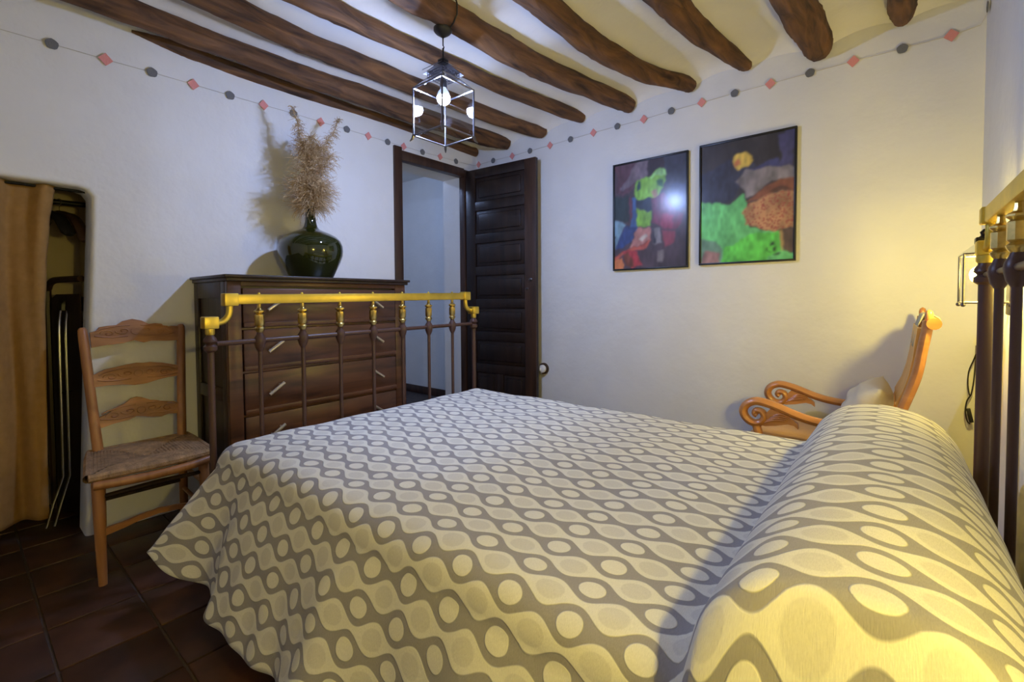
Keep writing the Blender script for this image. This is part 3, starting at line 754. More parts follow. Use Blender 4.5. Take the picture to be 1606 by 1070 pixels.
# ================================================================== DEMIJOHN AND GRASSES
VX, VY, VZ = -2.53, 1.302, 1.1725
prof = [(.10,0),(.108,.002),(.116,.012),(.134,.05),(.154,.092),(.167,.130),(.170,.158),(.168,.185),(.158,.212),(.136,.235),(.105,.253),(.072,.266),(.047,.277),(.036,.292),(.030,.315),(.0265,.345),(.0255,.375),(.0255,.385),(.0305,.387),(.0315,.398),(.0300,.404),(.0245,.404),(.0215,.396),(.0215,.34)]
tag(MB().lathe(prof, (VX,VY,VZ), 48).build('demijohn_vase', MT['demijohn'], smooth=50), 'round dark green glass demijohn standing on the dresser', 'vase')
def plume_mat(name, c1, c2):
    m, nt, b = new_mat(name); oi = nt.nodes.new('ShaderNodeTexCoord'); n = nt.nodes.new('ShaderNodeTexNoise'); n.inputs['Scale'].default_value = 30
    lk(nt, oi.outputs['Object'], n.inputs['Vector']); r = nt.nodes.new('ShaderNodeValToRGB')
    r.color_ramp.elements[0].position = .35; r.color_ramp.elements[1].position = .65
    r.color_ramp.elements[0].color = (*c1, 1); r.color_ramp.elements[1].color = (*c2, 1)
    lk(nt, n.outputs['Fac'], r.inputs['Fac']); lk(nt, r.outputs['Color'], b.inputs['Base Color'])
    b.inputs['Roughness'].default_value = .8; b.inputs['Specular IOR Level'].default_value = .2
    return m
MT['plume'] = plume_mat('dried plume', (.36,.22,.095), (.60,.43,.23))
MT['straw'] = simple('straw stem', (.42,.29,.13), .7)
pg = thing('dried_pampas_grass', 'bunch of dried beige pampas grass in the green demijohn', 'dried grass', (VX, VY, VZ+.39))
rg = np.random.default_rng(11)
def plume(path, n, ln, droop, curl=.22, w0=.0012):
    path = smooth_path(path, 8); m = MB(); N_ = len(path)
    for _ in range(n):
        t = rg.uniform(0, 1); p = path[int(t*(N_-1))]
        env = .35 + .65*math.sin(PI*min(1, .12+.80*t))**.7
        a = rg.uniform(0, 2*PI); d = Vector((math.cos(a), math.sin(a), rg.uniform(.3, 1.6))).normalized()
        L = ln*env*rg.uniform(.5, 1.15); pts = [Vector(p)]; sw = Vector((rg.normal(), rg.normal(), rg.normal()))*curl
        for k in range(1, 7):
            d = (d + sw*.5 + Vector((rg.normal(0, curl), rg.normal(0, curl), rg.normal(0, curl)-droop*.22))).normalized()
            pts.append(pts[-1] + d*(L/6))
        side = d.cross(Vector((rg.normal(), rg.normal(), rg.normal()))).normalized(); w = w0*rg.uniform(.6, 1.5); vs = []
        for k, q in enumerate(pts):
            ww = w*(1-.6*k/6); vs += [q - side*ww, q + side*ww]
        m.add(vs, [(2*k, 2*k+1, 2*k+3, 2*k+2) for k in range(6)])
        for k in (2, 4, 5):      # small seed tufts along the strand
            if rg.uniform() < .55:
                q = pts[k]; e = Vector((rg.normal(), rg.normal(), -.5)).normalized()*rg.uniform(.006, .012)
                m.add([q, q+e*.5+side*.0018, q+e, q+e*.5-side*.0018], [(0,1,2,3)])
    return m.build('plume', MT['plume'], pg, 0)
zb0 = VZ+.385
PL = [  # path (dx,dy,dz from the mouth), strands, length, droop
 ([(0,0,0),(.02,-.035,.07),(.03,-.070,.15)], 720, .145, 1.0),
 ([(0,0,0),(.02,.030,.07),(.02,.060,.15)], 720, .145, 1.0),
 ([(0,0,0),(.05,.0,.06),(.07,-.01,.14)], 720, .145, 1.0),
 ([(0,0,0),(-.04,.0,.07),(-.05,-.01,.16)], 380, .14, 1.0),
 ([(0,0,.12),(0,-.02,.26),(.0,-.040,.37)], 720, .115, .8),
 ([(0,0,.12),(.01,.03,.27),(.01,.055,.36)], 720, .115, .8),
 ([(0,.0,.12),(.03,.06,.23),(.04,.105,.32)], 480, .105, 1.1),
 ([(0,0,.18),(.0,.0,.30),(.0,.01,.41)], 480, .085, .8),
 ([(0,-.03,.28),(.0,-.05,.38),(.0,-.062,.46),(.0,-.090,.545)], 320, .050, 1.2),
 ([(0,.05,.28),(.0,.10,.38),(.0,.145,.46),(.0,.185,.56)], 320, .050, 1.2),
]
for path, n_, ln, dr_ in PL:
    pth = [(VX+a, VY+b, zb0+c) for a, b, c in path]
    plume(pth, n_, ln, dr_)
    MB().tube(smooth_path([(VX+path[0][0]*.2, VY+path[0][1]*.2, zb0-.05)] + [(VX, VY, zb0)] + pth[1:], 5), .0018, 5).build('stem', MT['straw'], pg)

# ================================================================== LADDERBACK CHAIR
ch = thing('ladderback_chair', 'low wooden ladderback chair with carved slats and rush seat', 'chair', (-2.45, .53, 0))
xr = lambda z: -2.625 - .18*max(0, z-.38)
def ypost(z, side): return (.392 - .026*max(0, z-.38)/.56) if side < 0 else (.692 + .036*max(0, z-.38)/.56)
for sd in (-1, 1):
    zs = [0,.1,.2,.3,.38,.5,.6,.7,.8,.9,.928,.938]
    MB().tube([(xr(z) if z > .38 else -2.625+.02*(.38-z), ypost(z, sd), z) for z in zs], [.015,.017,.018,.019,.019,.0185,.018,.018,.018,.0175,.016,.010], 12).build('rear_leg', MT['postwood'], ch)
    yf = .335 if sd < 0 else .678
    MB().tube([(-2.25 if sd < 0 else -2.25, yf-.003*sd*0, 0),(-2.262,yf,.1),(-2.275,yf,.25),(-2.283,yf,.37),(-2.285,yf,.392)], [.013,.016,.0185,.020,.018], 12).build('front_leg', MT['postwood'], ch)
SL = {
 'top': [(.389,.917),(.41,.922),(.422,.938),(.45,.943),(.482,.945),(.505,.962),(.541,.971),(.575,.962),(.601,.945),(.625,.948),(.649,.944),(.662,.928),(.69,.932),(.722,.930),(.722,.862),(.66,.862),(.605,.866),(.575,.860),(.543,.873),(.50,.862),(.432,.857),(.391,.851)],
 'mid': [(.385,.730),(.43,.752),(.47,.758),(.51,.765),(.544,.769),(.57,.766),(.595,.767),(.64,.760),(.71,.739),(.71,.692),(.66,.690),(.625,.684),(.575,.672),(.532,.670),(.49,.678),(.44,.682),(.388,.681)],
 'low': [(.39,.546),(.43,.560),(.455,.580),(.49,.592),(.515,.612),(.536,.616),(.556,.610),(.585,.594),(.612,.588),(.65,.570),(.70,.557),(.70,.513),(.65,.520),(.62,.512),(.589,.516),(.55,.527),(.529,.531),(.50,.520),(.45,.515),(.405,.505)],
}
for nm, o in SL.items():
    cur = lambda y: -.018*(1-((y-.55)/.17)**2)
    sl = MB().prism(o, lambda a, b, t: (xr(b)+cur(a)*.5+.004+t, a, b), -.007, .007).build('slat', MT['chairwood'], ch)
    zc = sum(p[1] for p in o)/len(o); yc = .549
    m = MB(); F3 = lambda y, z: (xr(z)+cur(y)*.5+.0125, y, z)
    for sg in (-1, 1):
        for (cy, cz, r0, dr) in ((.10, -.004, .020, 1), (.045, .006, .022, -1)):
            pts = []
            for k in range(18):
                a = k*.42; r = r0*(1-k/20)
                pts.append(F3(yc+sg*(cy+r*math.cos(a)*1.3), zc+cz+r*math.sin(a)*dr*.75))
            m.tube(pts, .0034, 5)
        m.tube([F3(yc+sg*.145, zc-.012), F3(yc+sg*.12, zc-.018), F3(yc+sg*.08, zc-.022), F3(yc+sg*.03, zc-.018)], .0034, 5)
        m.tube([F3(yc+sg*.14, zc+.008), F3(yc+sg*.12, zc+.018), F3(yc+sg*.07, zc+.028), F3(yc+sg*.02, zc+.030)], .0034, 5)
    m.tube([F3(yc+.016*math.cos(t*.5), zc+.002+.014*math.sin(t*.5)) for t in range(14)], .0028, 5)
    m.build('carving', MT['chairwood'], sl)
# rush seat: nested strands
m = MB(); fr0 = (-2.272, .305, .708); re0 = (-2.648, .362, .722)
nr = 17
for k in range(nr):
    t = k/nr*.96
    cx, cy = -2.455, .522
    pts = []
    for (x, y) in ((-2.268,.306),(-2.262,.42),(-2.258,.52),(-2.262,.62),(-2.268,.708),(-2.36,.712),(-2.46,.716),(-2.55,.719),(-2.645,.722),(-2.645,.54),(-2.645,.362),(-2.55,.348),(-2.46,.334),(-2.36,.320)):
        pts.append((cx+(x-cx)*(1-t), cy+(y-cy)*(1-t), .402 + .010*math.sin(PI*min(1, t*1.2)) - .014*t))
    pts.append(pts[0])
    m.tube(pts, .0115 if k else .016, 8, cap=False)
m.build('seat', MT['rush'], ch)
MB().tube(smooth_path([(-2.262,.318,.374),(-2.252,.42,.368),(-2.250,.52,.366),(-2.252,.62,.369),(-2.262,.696,.376)], 4), .017, 10).build('seat_rail', MT['postwood'], ch)
MB().tube([(-2.278,.35,.322),(-2.278,.52,.326),(-2.278,.665,.322)], [.008,.010,.008], 8).build('stretcher', MT['darkwood'], ch)
MB().prism([(.35,.178),(.35,.205),(.40,.207),(.45,.216),(.512,.222),(.57,.216),(.62,.207),(.665,.205),(.665,.178),(.62,.186),(.57,.197),(.512,.203),(.45,.197),(.40,.186)], lambda a, b, t: (-2.268+t, a, b), -.008, .008).build('stretcher', MT['chairwood'], ch)
for yf, yr in ((.335,.392), (.678,.692)):
    for z in (.16, .27): MB().tube([(-2.27,yf,z),(-2.62,yr,z)], .009, 8).build('stretcher', MT['postwood'], ch)
MB().tube([(-2.618,.392,.20),(-2.618,.692,.20)], .009, 8).build('stretcher', MT['darkwood'], ch)

# ================================================================== ALCOVE CONTENTS
XR_ = -3.11
tag(MB().tube([(XR_,-.655,1.532),(XR_,.45,1.532)], .0125, 12).build('closet_rod', MT['black']), 'dark clothes rail across the top of the alcove', 'rail')
def hanger(y, a, label, drop, mat, squash):
    r = thing('clothes_hanger', label, 'hanger', (XR_, y, 1.53), 'hangers on the alcove rail')
    ca, sa = math.cos(a), math.sin(a)
    P = lambda u, z: (XR_+u*ca, y+u*sa, z)
    MB().tube([P(-.014,1.534),P(-.008,1.546),P(0,1.549),P(.012,1.544),P(.0165,1.532),P(.012,1.518),P(0,1.508),P(0,1.47)], .0018, 6).build('hook', MT['chrome'], r)
    MB().tube(smooth_path([P(-.19,1.47-drop),P(-.12,1.44),P(-.05,1.468),P(0,1.478),P(.05,1.468),P(.12,1.44),P(.19,1.47-drop)], 5), [.010]*1+[.014]*29+[.010], 8, squash=squash).build('arms', mat, r)
    return r
hanger(.352, .36, 'dark wooden clothes hanger on the alcove rail, nearest the bare wall', .135, MT['framewood'], 1.8)
hanger(.300, .34, 'black clothes hanger on the alcove rail, nearest the burlap curtain', .11, MT['bakelite'], 2.0)
# folded slatted bed frame
P0, P1 = Vector((-3.315,.312,0)), Vector((-2.985,.405,0)); dF = (P1-P0); LF = dF.length; dF.normalize(); nF = Vector((dF.y,-dF.x,0))
fb = thing('folding_bed_frame', 'folded brown slatted wooden frame standing in the alcove', 'bed frame', (-3.15,.36,0))
W = lambda a, z, t=0: tuple(P0 + dF*a + nF*t + Vector((0,0,z)))
MB().tube(smooth_path([W(.02,.0),W(.02,.5),W(.02,1.05),W(.03,1.12),W(.075,1.155),W(.16,1.162),W(LF,1.162)], 5), .016, 8).build('outer_frame', MT['framewood'], fb)
for k in range(9):
    z = .12+k*.115
    c = Vector(W(LF/2, z, -.012)); MB().obox(c, dF*(LF/2-.01), nF*.005, Vector((0,0,.032)), .002).build('slat', MT['framewood'], fb)
MB().prism([(.075,.02),(.075,1.02),(.09,1.07),(.13,1.09),(LF,1.09),(LF,.02)], lambda a, b, t: W(a, b, t), .004, .010).build('backing_panel', MT['darkwood'], fb)
# folded chrome stand
fs = thing('folding_stand', 'folded stand with slim chrome tube legs in the alcove', 'stand', (-3.05,.36,0))
for y0_, y1_, zt2 in ((.338,.300,1.06),(.362,.328,1.06)):
    MB().tube(smooth_path([(-3.10,y0_+.004,zt2-.05),(-3.08,y0_-.006,.9),(-3.06,y0_-.010,.55),(-3.04,y0_-.014,.22)], 6)+[Vector((-3.01,y1_-.016,.11)),Vector((-2.99,y1_-.044,.012))], .005, 8).build('leg', MT['chrome'], fs)
MB().tube([(-3.075,.315,.62),(-3.075,.375,.62)], .004, 6).build('crossbar', MT['black'], fs)
MB().tube(smooth_path([(-3.12,.352,1.01),(-3.12,.356,1.045),(-3.11,.375,1.062),(-3.08,.405,1.065),(-3.05,.425,1.04),(-3.02,.432,.9),(-3.0,.432,.40)], 5), .016, 8).build('padded_board', MT['bakelite'], fs)

# ---- burlap curtain
m = MB(); NCy, NCz = 120, 44; V = []; F = []
edge = [(.10,.252),(.18,.252),(.593,.258),(.98,.262),(1.20,.272),(1.393,.286),(1.50,.300),(1.556,.310)]
for iz in range(NCz+1):
    z = .105 + (1.556-.105)*iz/NCz
    ye = interp(edge, z); yl = -.60
    for iy in range(NCy+1):
        s_ = iy/NCy
        y = yl + (ye-yl)*s_
        top = iz/NCz
        w = 2*PI*(s_*6.4) + .5*math.sin(z*2.1+s_*5)
        amp = .030 + .012*math.sin(s_*17+z*1.3)
        x = -2.845 + amp*math.sin(w) + .006*math.sin(2*w+z*3)
        V.append((x, y + .010*math.cos(w)*(1-s_), z + (.012*math.sin(s_*9) if iz == 0 else 0)))
for iz in range(NCz):
    for iy in range(NCy):
        a = iz*(NCy+1)+iy; F.append((a, a+1, a+NCy+2, a+NCy+1))
cu = m.add(V, F).build('curtain', MT['burlap'], smooth=80)
so = cu.modifiers.new('thickness', 'SOLIDIFY'); so.thickness = .004
tag(cu, 'brown burlap curtain hanging in the alcove opening', 'curtain')
tag(MB().tube([(-2.838,-.615,1.548),(-2.838,.41,1.548)], .006, 8).build('curtain_wire', MT['black']), 'thin dark curtain rod under the alcove lintel', 'curtain rod')

# ================================================================== GARLAND
GA = [(.162,2.14),(.309,2.143),(.483,2.146),(.653,2.151),(.823,2.153),(.993,2.154),(1.164,2.157),(1.334,2.161),(1.502,2.160),(1.681,2.164),(1.840,2.163),(1.996,2.163),(2.134,2.166),(2.308,2.167),(2.484,2.173),(2.655,2.175)]
GB = [(-2.74,2.195),(-2.575,2.197),(-2.372,2.194),(-2.194,2.198),(-2.006,2.2),(-1.826,2.205),(-1.639,2.209),(-1.456,2.209),(-1.27,2.21),(-1.09,2.216),(-.907,2.218),(-.724,2.221),(-.543,2.221),(-.359,2.222),(-.177,2.222),(.01,2.22),(.178,2.221)]
ga = thing('garland', 'string garland of coral diamonds and grey dots along two walls', 'garland', (XA+.01, YB-.01, 2.18))
pts = [(XA+.006,-.9,2.13)] + [(XA+.006, y, z+.001) for y, z in GA] + [(XA+.012, YB-.06, 2.183),(XA+.03, YB-.008, 2.19)] + [(x, YB-.006, z+.001) for x, z in GB] + [(XC-.02,YB-.008,2.232),(XC-.006,YB-.05,2.25),(XC-.006,YB-.5,2.33)]
MB().tube(pts, .0016, 5).build('string', MT['string'], ga)
def bead(kind, pos, axis, rot):
    if kind == 'disc':
        o = [(.0215*(1+.05*math.sin(5*t))*math.cos(t), .0215*(1+.05*math.sin(5*t))*math.sin(t)) for t in [2*PI*k/16 for k in range(16)]]
    else:
        o = [(.0285*math.cos(t)*.92, .0285*math.sin(t)) for t in [PI/2*k for k in range(4)]]
    c_, s_ = math.cos(rot), math.sin(rot)
    o = [(a*c_-b*s_, a*s_+b*c_) for a, b in o]
    f = (lambda a, b, t: (pos[0]+t, pos[1]+a, pos[2]+b)) if axis == 'x' else (lambda a, b, t: (pos[0]+a, pos[1]-t, pos[2]+b))
    MB().prism(o, f, -.0015, .0015).build('felt_disc' if kind == 'disc' else 'felt_diamond', MT['bead' if kind == 'disc' else 'coral'], ga, 30)
for k, (y, z) in enumerate(GA[1:]): bead('disc' if k % 2 == 0 else 'dia', (XA+.0085, y, z), 'x', random.uniform(-.15, .15))
for k, (x, z) in enumerate(GB): bead('dia' if k % 2 == 0 else 'disc', (x, YB-.0085, z), 'y', random.uniform(-.15, .15))
bead('disc', (XC-.0085, YB-.10, 2.262), 'x', 0)

# ================================================================== PICTURES
def lin(c): return tuple(((v/255)/12.92 if v/255 <= .04045 else ((v/255+.055)/1.055)**2.4) for v in c)
P1=[((95,60,75),[(0.01,0.99),(0.34,0.99),(0.3,0.77),(0.23,0.72),(0.03,0.73)]),((110,95,110),[(0.34,0.99),(0.46,0.99),(0.45,0.85),(0.14,0.76),(0.08,0.77)]),((50,35,45),[(0.46,0.99),(0.71,0.99),(0.73,0.88),(0.61,0.88),(0.47,0.85)]),((55,55,75),[(0.71,0.99),(1.0,1.0),(0.99,0.51),(0.85,0.52),(0.73,0.7),(0.71,0.84)]),((40,45,90),[(0.77,0.75),(0.98,0.75),(0.98,0.52),(0.85,0.54)]),((40,55,60),[(0.01,0.7),(0.2,0.7),(0.24,0.59),(0.23,0.46),(0.12,0.45),(0.01,0.49)]),((90,45,65),[(0.21,0.68),(0.27,0.68),(0.28,0.45),(0.23,0.46)]),((50,90,150),[(0.27,0.68),(0.34,0.68),(0.34,0.35),(0.21,0.36),(0.27,0.45)]),((125,190,50),[(0.29,0.7),(0.32,0.81),(0.38,0.86),(0.49,0.85),(0.63,0.9),(0.71,0.88),(0.73,0.79),(0.65,0.7),(0.55,0.64),(0.36,0.66)]),((145,210,125),[(0.49,0.84),(0.63,0.9),(0.71,0.89),(0.73,0.84),(0.65,0.84)]),((30,70,80),[(0.33,0.79),(0.36,0.84),(0.39,0.81),(0.38,0.76),(0.35,0.73)]),((50,100,60),[(0.61,0.8),(0.66,0.82),(0.7,0.79),(0.69,0.74),(0.64,0.77)]),((190,150,100),[(0.53,0.7),(0.57,0.73),(0.62,0.73),(0.61,0.67),(0.55,0.65)]),((35,50,70),[(0.34,0.66),(0.53,0.64),(0.53,0.53),(0.45,0.52),(0.34,0.58)]),((120,180,30),[(0.34,0.57),(0.45,0.52),(0.53,0.53),(0.52,0.38),(0.34,0.39)]),((120,40,70),[(0.54,0.64),(0.7,0.7),(0.79,0.58),(0.85,0.5),(0.96,0.46),(0.95,0.39),(0.85,0.35),(0.69,0.35),(0.54,0.42)]),((155,35,75),[(0.65,0.49),(0.83,0.46),(0.81,0.35),(0.67,0.38)]),((110,150,175),[(0.01,0.48),(0.17,0.43),(0.12,0.37),(0.03,0.18),(0.01,0.32)]),((35,60,120),[(0.17,0.42),(0.34,0.39),(0.26,0.27),(0.04,0.18),(0.08,0.31)]),((170,110,105),[(0.34,0.38),(0.52,0.37),(0.51,0.24),(0.23,0.2),(0.26,0.27)]),((190,180,170),[(0.34,0.29),(0.45,0.31),(0.48,0.28),(0.39,0.26)]),((190,80,60),[(0.01,0.12),(0.23,0.2),(0.51,0.24),(0.47,0.18),(0.17,0.16),(0.01,0.06)]),((180,40,55),[(0.21,0.18),(0.34,0.16),(0.42,0.03),(0.23,0.02),(0.1,0.16)]),((120,60,40),[(0.12,0.12),(0.2,0.17),(0.28,0.11),(0.28,0.03),(0.14,0.03)]),((200,110,50),[(-0.0,0.09),(0.1,0.09),(0.12,0.0),(-0.0,0.0)]),((120,115,125),[(0.54,0.36),(0.65,0.35),(0.67,0.22),(0.54,0.21)]),((45,40,55),[(0.54,0.36),(0.58,0.36),(0.58,0.22),(0.54,0.22)]),((125,115,120),[(0.61,0.17),(0.71,0.17),(0.7,0.04),(0.59,0.06)]),((130,50,70),[(0.67,0.34),(0.85,0.33),(0.83,0.21),(0.71,0.19)])]
P2=[((60,60,110),[(0.84,0.98),(0.99,0.99),(0.98,0.72),(0.82,0.72),(0.87,0.83)]),((45,48,72),[(0.01,0.77),(0.36,0.85),(0.63,0.77),(0.55,0.74),(0.37,0.53),(0.27,0.48),(0.01,0.51)]),((55,60,115),[(0.49,0.73),(0.82,0.8),(0.85,0.73),(0.6,0.72)]),((125,118,128),[(0.38,0.65),(0.54,0.74),(0.72,0.73),(0.8,0.73),(0.94,0.74),(0.99,0.71),(0.99,0.59),(0.76,0.63),(0.62,0.55),(0.52,0.51),(0.51,0.59)]),((205,172,50),[(0.37,0.82),(0.4,0.88),(0.48,0.9),(0.56,0.86),(0.57,0.81),(0.53,0.76),(0.44,0.75),(0.38,0.79)]),((210,120,60),[(0.37,0.81),(0.43,0.85),(0.45,0.79),(0.4,0.78)]),((90,190,110),[(0.01,0.51),(0.29,0.47),(0.5,0.56),(0.53,0.48),(0.5,0.35),(0.56,0.28),(0.86,0.23),(0.87,0.09),(1.0,0.05),(1.0,0.0),(0.0,0.01)]),((80,200,60),[(0.58,0.23),(0.86,0.23),(0.86,0.06),(0.69,0.01),(0.23,0.02),(0.29,0.14)]),((100,145,125),[(0.01,0.21),(0.18,0.19),(0.28,0.14),(0.23,0.02),(0.0,0.01)]),((150,110,110),[(0.04,0.11),(0.23,0.1),(0.21,0.01),(0.03,0.02)]),((130,75,50),[(0.52,0.48),(0.63,0.56),(0.82,0.62),(1.0,0.61),(1.0,0.53),(0.82,0.55),(0.68,0.5)]),((80,50,40),[(0.73,0.54),(0.85,0.58),(1.0,0.54),(0.85,0.54)]),((170,122,80),[(0.45,0.38),(0.53,0.46),(0.65,0.49),(0.76,0.53),(1.0,0.53),(1.0,0.26),(0.89,0.24),(0.83,0.23),(0.65,0.27),(0.5,0.31)]),((85,65,55),[(0.88,0.24),(1.0,0.26),(1.0,0.06),(0.89,0.06)]),((150,120,60),[(0.86,0.22),(0.89,0.23),(0.89,0.06),(0.86,0.06)]),((30,35,35),[(0.73,0.09),(0.75,0.09),(0.77,0.04),(0.83,0.05),(0.87,0.05),(0.85,0.03),(0.78,0.03)]),((30,35,35),[(0.71,0.1),(0.74,0.11),(0.74,0.08),(0.72,0.08)]),((30,35,35),[(0.74,0.12),(0.79,0.14),(0.8,0.11),(0.76,0.11)]),((30,35,35),[(0.77,0.1),(0.82,0.1),(0.83,0.07),(0.78,0.06)])]
def vnoise(U, V_, seed, sc):
    r = np.random.default_rng(seed); g = r.uniform(-1, 1, (40, 40))
    x = U*sc; y = V_*sc; i = np.floor(x).astype(int) % 38; j = np.floor(y).astype(int) % 38; fx = x-np.floor(x); fy = y-np.floor(y)
    fx = fx*fx*(3-2*fx); fy = fy*fy*(3-2*fy)
    return (g[i,j]*(1-fx)+g[i+1,j]*fx)*(1-fy)+(g[i,j+1]*(1-fx)+g[i+1,j+1]*fx)*fy
def inside(U, V_, poly):
    r = np.zeros(U.shape, bool); n = len(poly)
    for k in range(n):
        (x0, y0), (x1, y1) = poly[k], poly[(k+1) % n]
        if y0 == y1: continue
        c = ((y0 > V_) != (y1 > V_)) & (U < (x1-x0)*(V_-y0)/(y1-y0)+x0); r ^= c
    return r
def blur(a, n=1):
    for _ in range(n):
        p = np.pad(a, ((1,1),(1,1),(0,0)), 'edge'); a = (p[1:-1,1:-1]*2+p[:-2,1:-1]+p[2:,1:-1]+p[1:-1,:-2]+p[1:-1,2:])/6
    return a
def painting(name, x0, x1, z0, z1, polys, bg, seed, label, dots=False):
    r = thing(name, label, 'painting', ((x0+x1)/2, YB, z0), 'framed paintings on the white wall')
    fw, yd = .011, .018
    for a, b, c, d in ((x0,x1,z1-fw,z1),(x0,x1,z0,z0+fw),(x0,x0+fw,z0+fw,z1-fw),(x1-fw,x1,z0+fw,z1-fw)):
        MB().box(a, b, YB-.022, YB-.001, c, d, .0015).build('frame_bar', MT['frame'], r)
    nu, nv = 130, 184
    gu, gv = np.meshgrid(np.linspace(0,1,nu), np.linspace(0,1,nv), indexing='ij')
    wu = np.clip(gu + .024*vnoise(gu, gv, seed, 8) + .014*vnoise(gu, gv, seed+1, 24), .012, .985); wv = np.clip(gv + .018*vnoise(gu, gv, seed+2, 8) + .010*vnoise(gu, gv, seed+3, 24), .022, .985)
    C_ = np.zeros((nu, nv, 3)); C_[:] = lin(bg); C_ *= (1+.35*vnoise(gu, gv, seed+9, 6))[..., None]
    C_ = blur(C_, 2)
    for col, poly in polys:
        mk = inside(wu, wv, poly)[..., None].astype(float); mk = blur(np.repeat(mk, 3, 2), 4)
        cc = np.array(lin(col))*(1+.32*vnoise(gu, gv, seed+int(sum(col)), 9)+.18*vnoise(gu, gv, seed+5, 28))[..., None]
        C_ = C_*(1-mk)+cc*mk
    if dots:
        sp_ = dots; mk0 = inside(wu, wv, sp_)
        rr = np.random.default_rng(2); D_ = np.zeros((nu, nv))
        for k in range(300):
            a, b = rr.uniform(.44, 1), rr.uniform(.22, .54)
            D_ = np.maximum(D_, (((gu-a)*.5)**2+((gv-b)*.707)**2 < .0042**2).astype(float))
        mk = blur(np.repeat((D_*mk0)[..., None], 3, 2), 1); C_ = C_*(1-mk*.85)+np.array(lin((150,50,45)))*mk*.85
    g_ = C_.mean(2, keepdims=True); C_ = blur(np.clip((g_ + (C_-g_)*.86)*1.08*(1+.16*vnoise(gu, gv*.5, seed+77, 34)[..., None]), 0, .9), 1)
    V = [(x0+fw+(x1-x0-2*fw)*gu[i,j], YB-.014, z0+fw+(z1-z0-2*fw)*gv[i,j]) for i in range(nu) for j in range(nv)]
    F = [(i*nv+j, (i+1)*nv+j, (i+1)*nv+j+1, i*nv+j+1) for i in range(nu-1) for j in range(nv-1)]
    F += [(0, nv-1, nu*nv-1, (nu-1)*nv)] and []
    o = MB().add(V, F).build('canvas', None, r, 0)
    ca = o.data.color_attributes.new('paint', 'FLOAT_COLOR', 'POINT')
    ca.data.foreach_set('color', np.concatenate([C_.reshape(-1,3), np.ones((nu*nv,1))], 1).ravel().astype(np.float32))
    mt_, nt, b = new_mat(name+' paint'); at = nt.nodes.new('ShaderNodeAttribute'); at.attribute_name = 'paint'
    lk(nt, at.outputs['Color'], b.inputs['Base Color']); b.inputs['Roughness'].default_value = .6
    b.inputs['Coat Weight'].default_value = .55; b.inputs['Coat Roughness'].default_value = .2
    o.data.materials.append(mt_)
    return r
painting('framed_painting', -1.482, -.980, 1.240, 1.951, P1, (72,58,70), 21, 'framed painting of a bright green head above crimson and blue shapes')
painting('framed_painting', -.914, -.411, 1.248, 1.960, P2, (50,46,54), 51, 'framed painting of a yellow moon over green land and a speckled tree', dots=P2[12][1])

# ================================================================== SWITCH
sw = thing('rotary_switch', 'white porcelain rotary switch on a round wooden base', 'switch', (-2.072, YB, .518))
MB().lathe([(.044,0),(.044,-.010),(.040,-.016),(.020,-.018)], (-2.072, YB, .518), 24, axis='y').build('wooden_base', MT['framewood'], sw)
MB().lathe([(.030,-.014),(.031,-.030),(.029,-.040),(.020,-.046),(.004,-.047)], (-2.072, YB, .518), 20, axis='y').build('porcelain_cap', MT['ceramic'], sw)
MB().box(-2.076,-2.068, YB-.060, YB-.045, .506, .530, .002).build('turn_key', MT['ceramic'], sw)

# ================================================================== ARMCHAIR
ac = thing('wooden_armchair', 'honey-coloured wooden armchair with scrolled arms beside the bed', 'armchair', (-.2, 2.46, 0))
YNr, YFr = 2.215, 2.725
ARM = [(-.03,.545),(-.12,.540),(-.192,.543),(-.252,.550),(-.305,.563),(-.36,.583),(-.402,.596),(-.453,.604),(-.490,.588),(-.507,.558),(-.497,.527),(-.468,.508),(-.438,.514),(-.424,.538),(-.434,.560),(-.455,.563),(-.462,.549),(-.452,.541)]
for y in (YNr, YFr):
    ap = smooth_path([(a, y, b) for a, b in ARM], 5); na = len(ap)
    rad = [.0175 - .006*max(0, (k/na-.55)/.45) for k in range(na)]
    arm = MB().tube(ap, rad, 10, squash=1.35, up=(0,0,1)).build('arm', MT['rockwood'], ac)
    MB().prism([(-.452,.505),(-.42,.502),(-.38,.510),(-.335,.523),(-.312,.520),(-.298,.508),(-.300,.528),(-.315,.543),(-.34,.556),(-.37,.572),(-.40,.578),(-.415,.560),(-.425,.530)], lambda a, b, t: (a, y+t, b), -.012, .012).build('carved_leaf', MT['rockwood'], arm)
    m = MB()
    for k in range(4): m.tube(smooth_path([(-.425+.012*k, y-.013, .515+.012*k),(-.39+.01*k, y-.0145, .532+.010*k),(-.345+.006*k, y-.013, .535+.006*k)], 4), .0032, 6)
    m.build('leaf_vein', MT['rockwood'], arm)
    MB().tube(smooth_path([(-.44,y,0),(-.44,y,.2),(-.43,y,.38),(-.455,y,.50)], 4), .018, 10).build('front_leg', MT['rockwood'], ac)
    MB().tube(smooth_path([(.12,y,0),(.02,y,.22),(-.035,y,.42),(.0,y,.55),(.030,y,.645),(.064,y,.76),(.080,y,.864),(.090,y,.93),(.094,y,.965)], 5), .0165, 10, squash=1.5, up=(1,0,0)).build('back_post', MT['rockwood'], ac)
MB().tube([(.108,YNr-.03,.955),(.108,YFr+.03,.955)], .021, 14).build('crest_roll', MT['rockwood'], ac)
for y in (YNr, YFr): MB().lathe([(.012,.965),(.013,.985),(.010,.998),(.002,1.004)], (.096,y,0), 10).build('finial', MT['rockwood'], ac)
V = []; F = []
for k, (x, z) in enumerate([(.012,.645),(.035,.70),(.050,.76),(.060,.82),(.066,.88),(.072,.935)]):
    V += [(x-.006,YNr+.03,z),(x-.006,YFr-.03,z),(x+.006,YFr-.03,z),(x+.006,YNr+.03,z)]
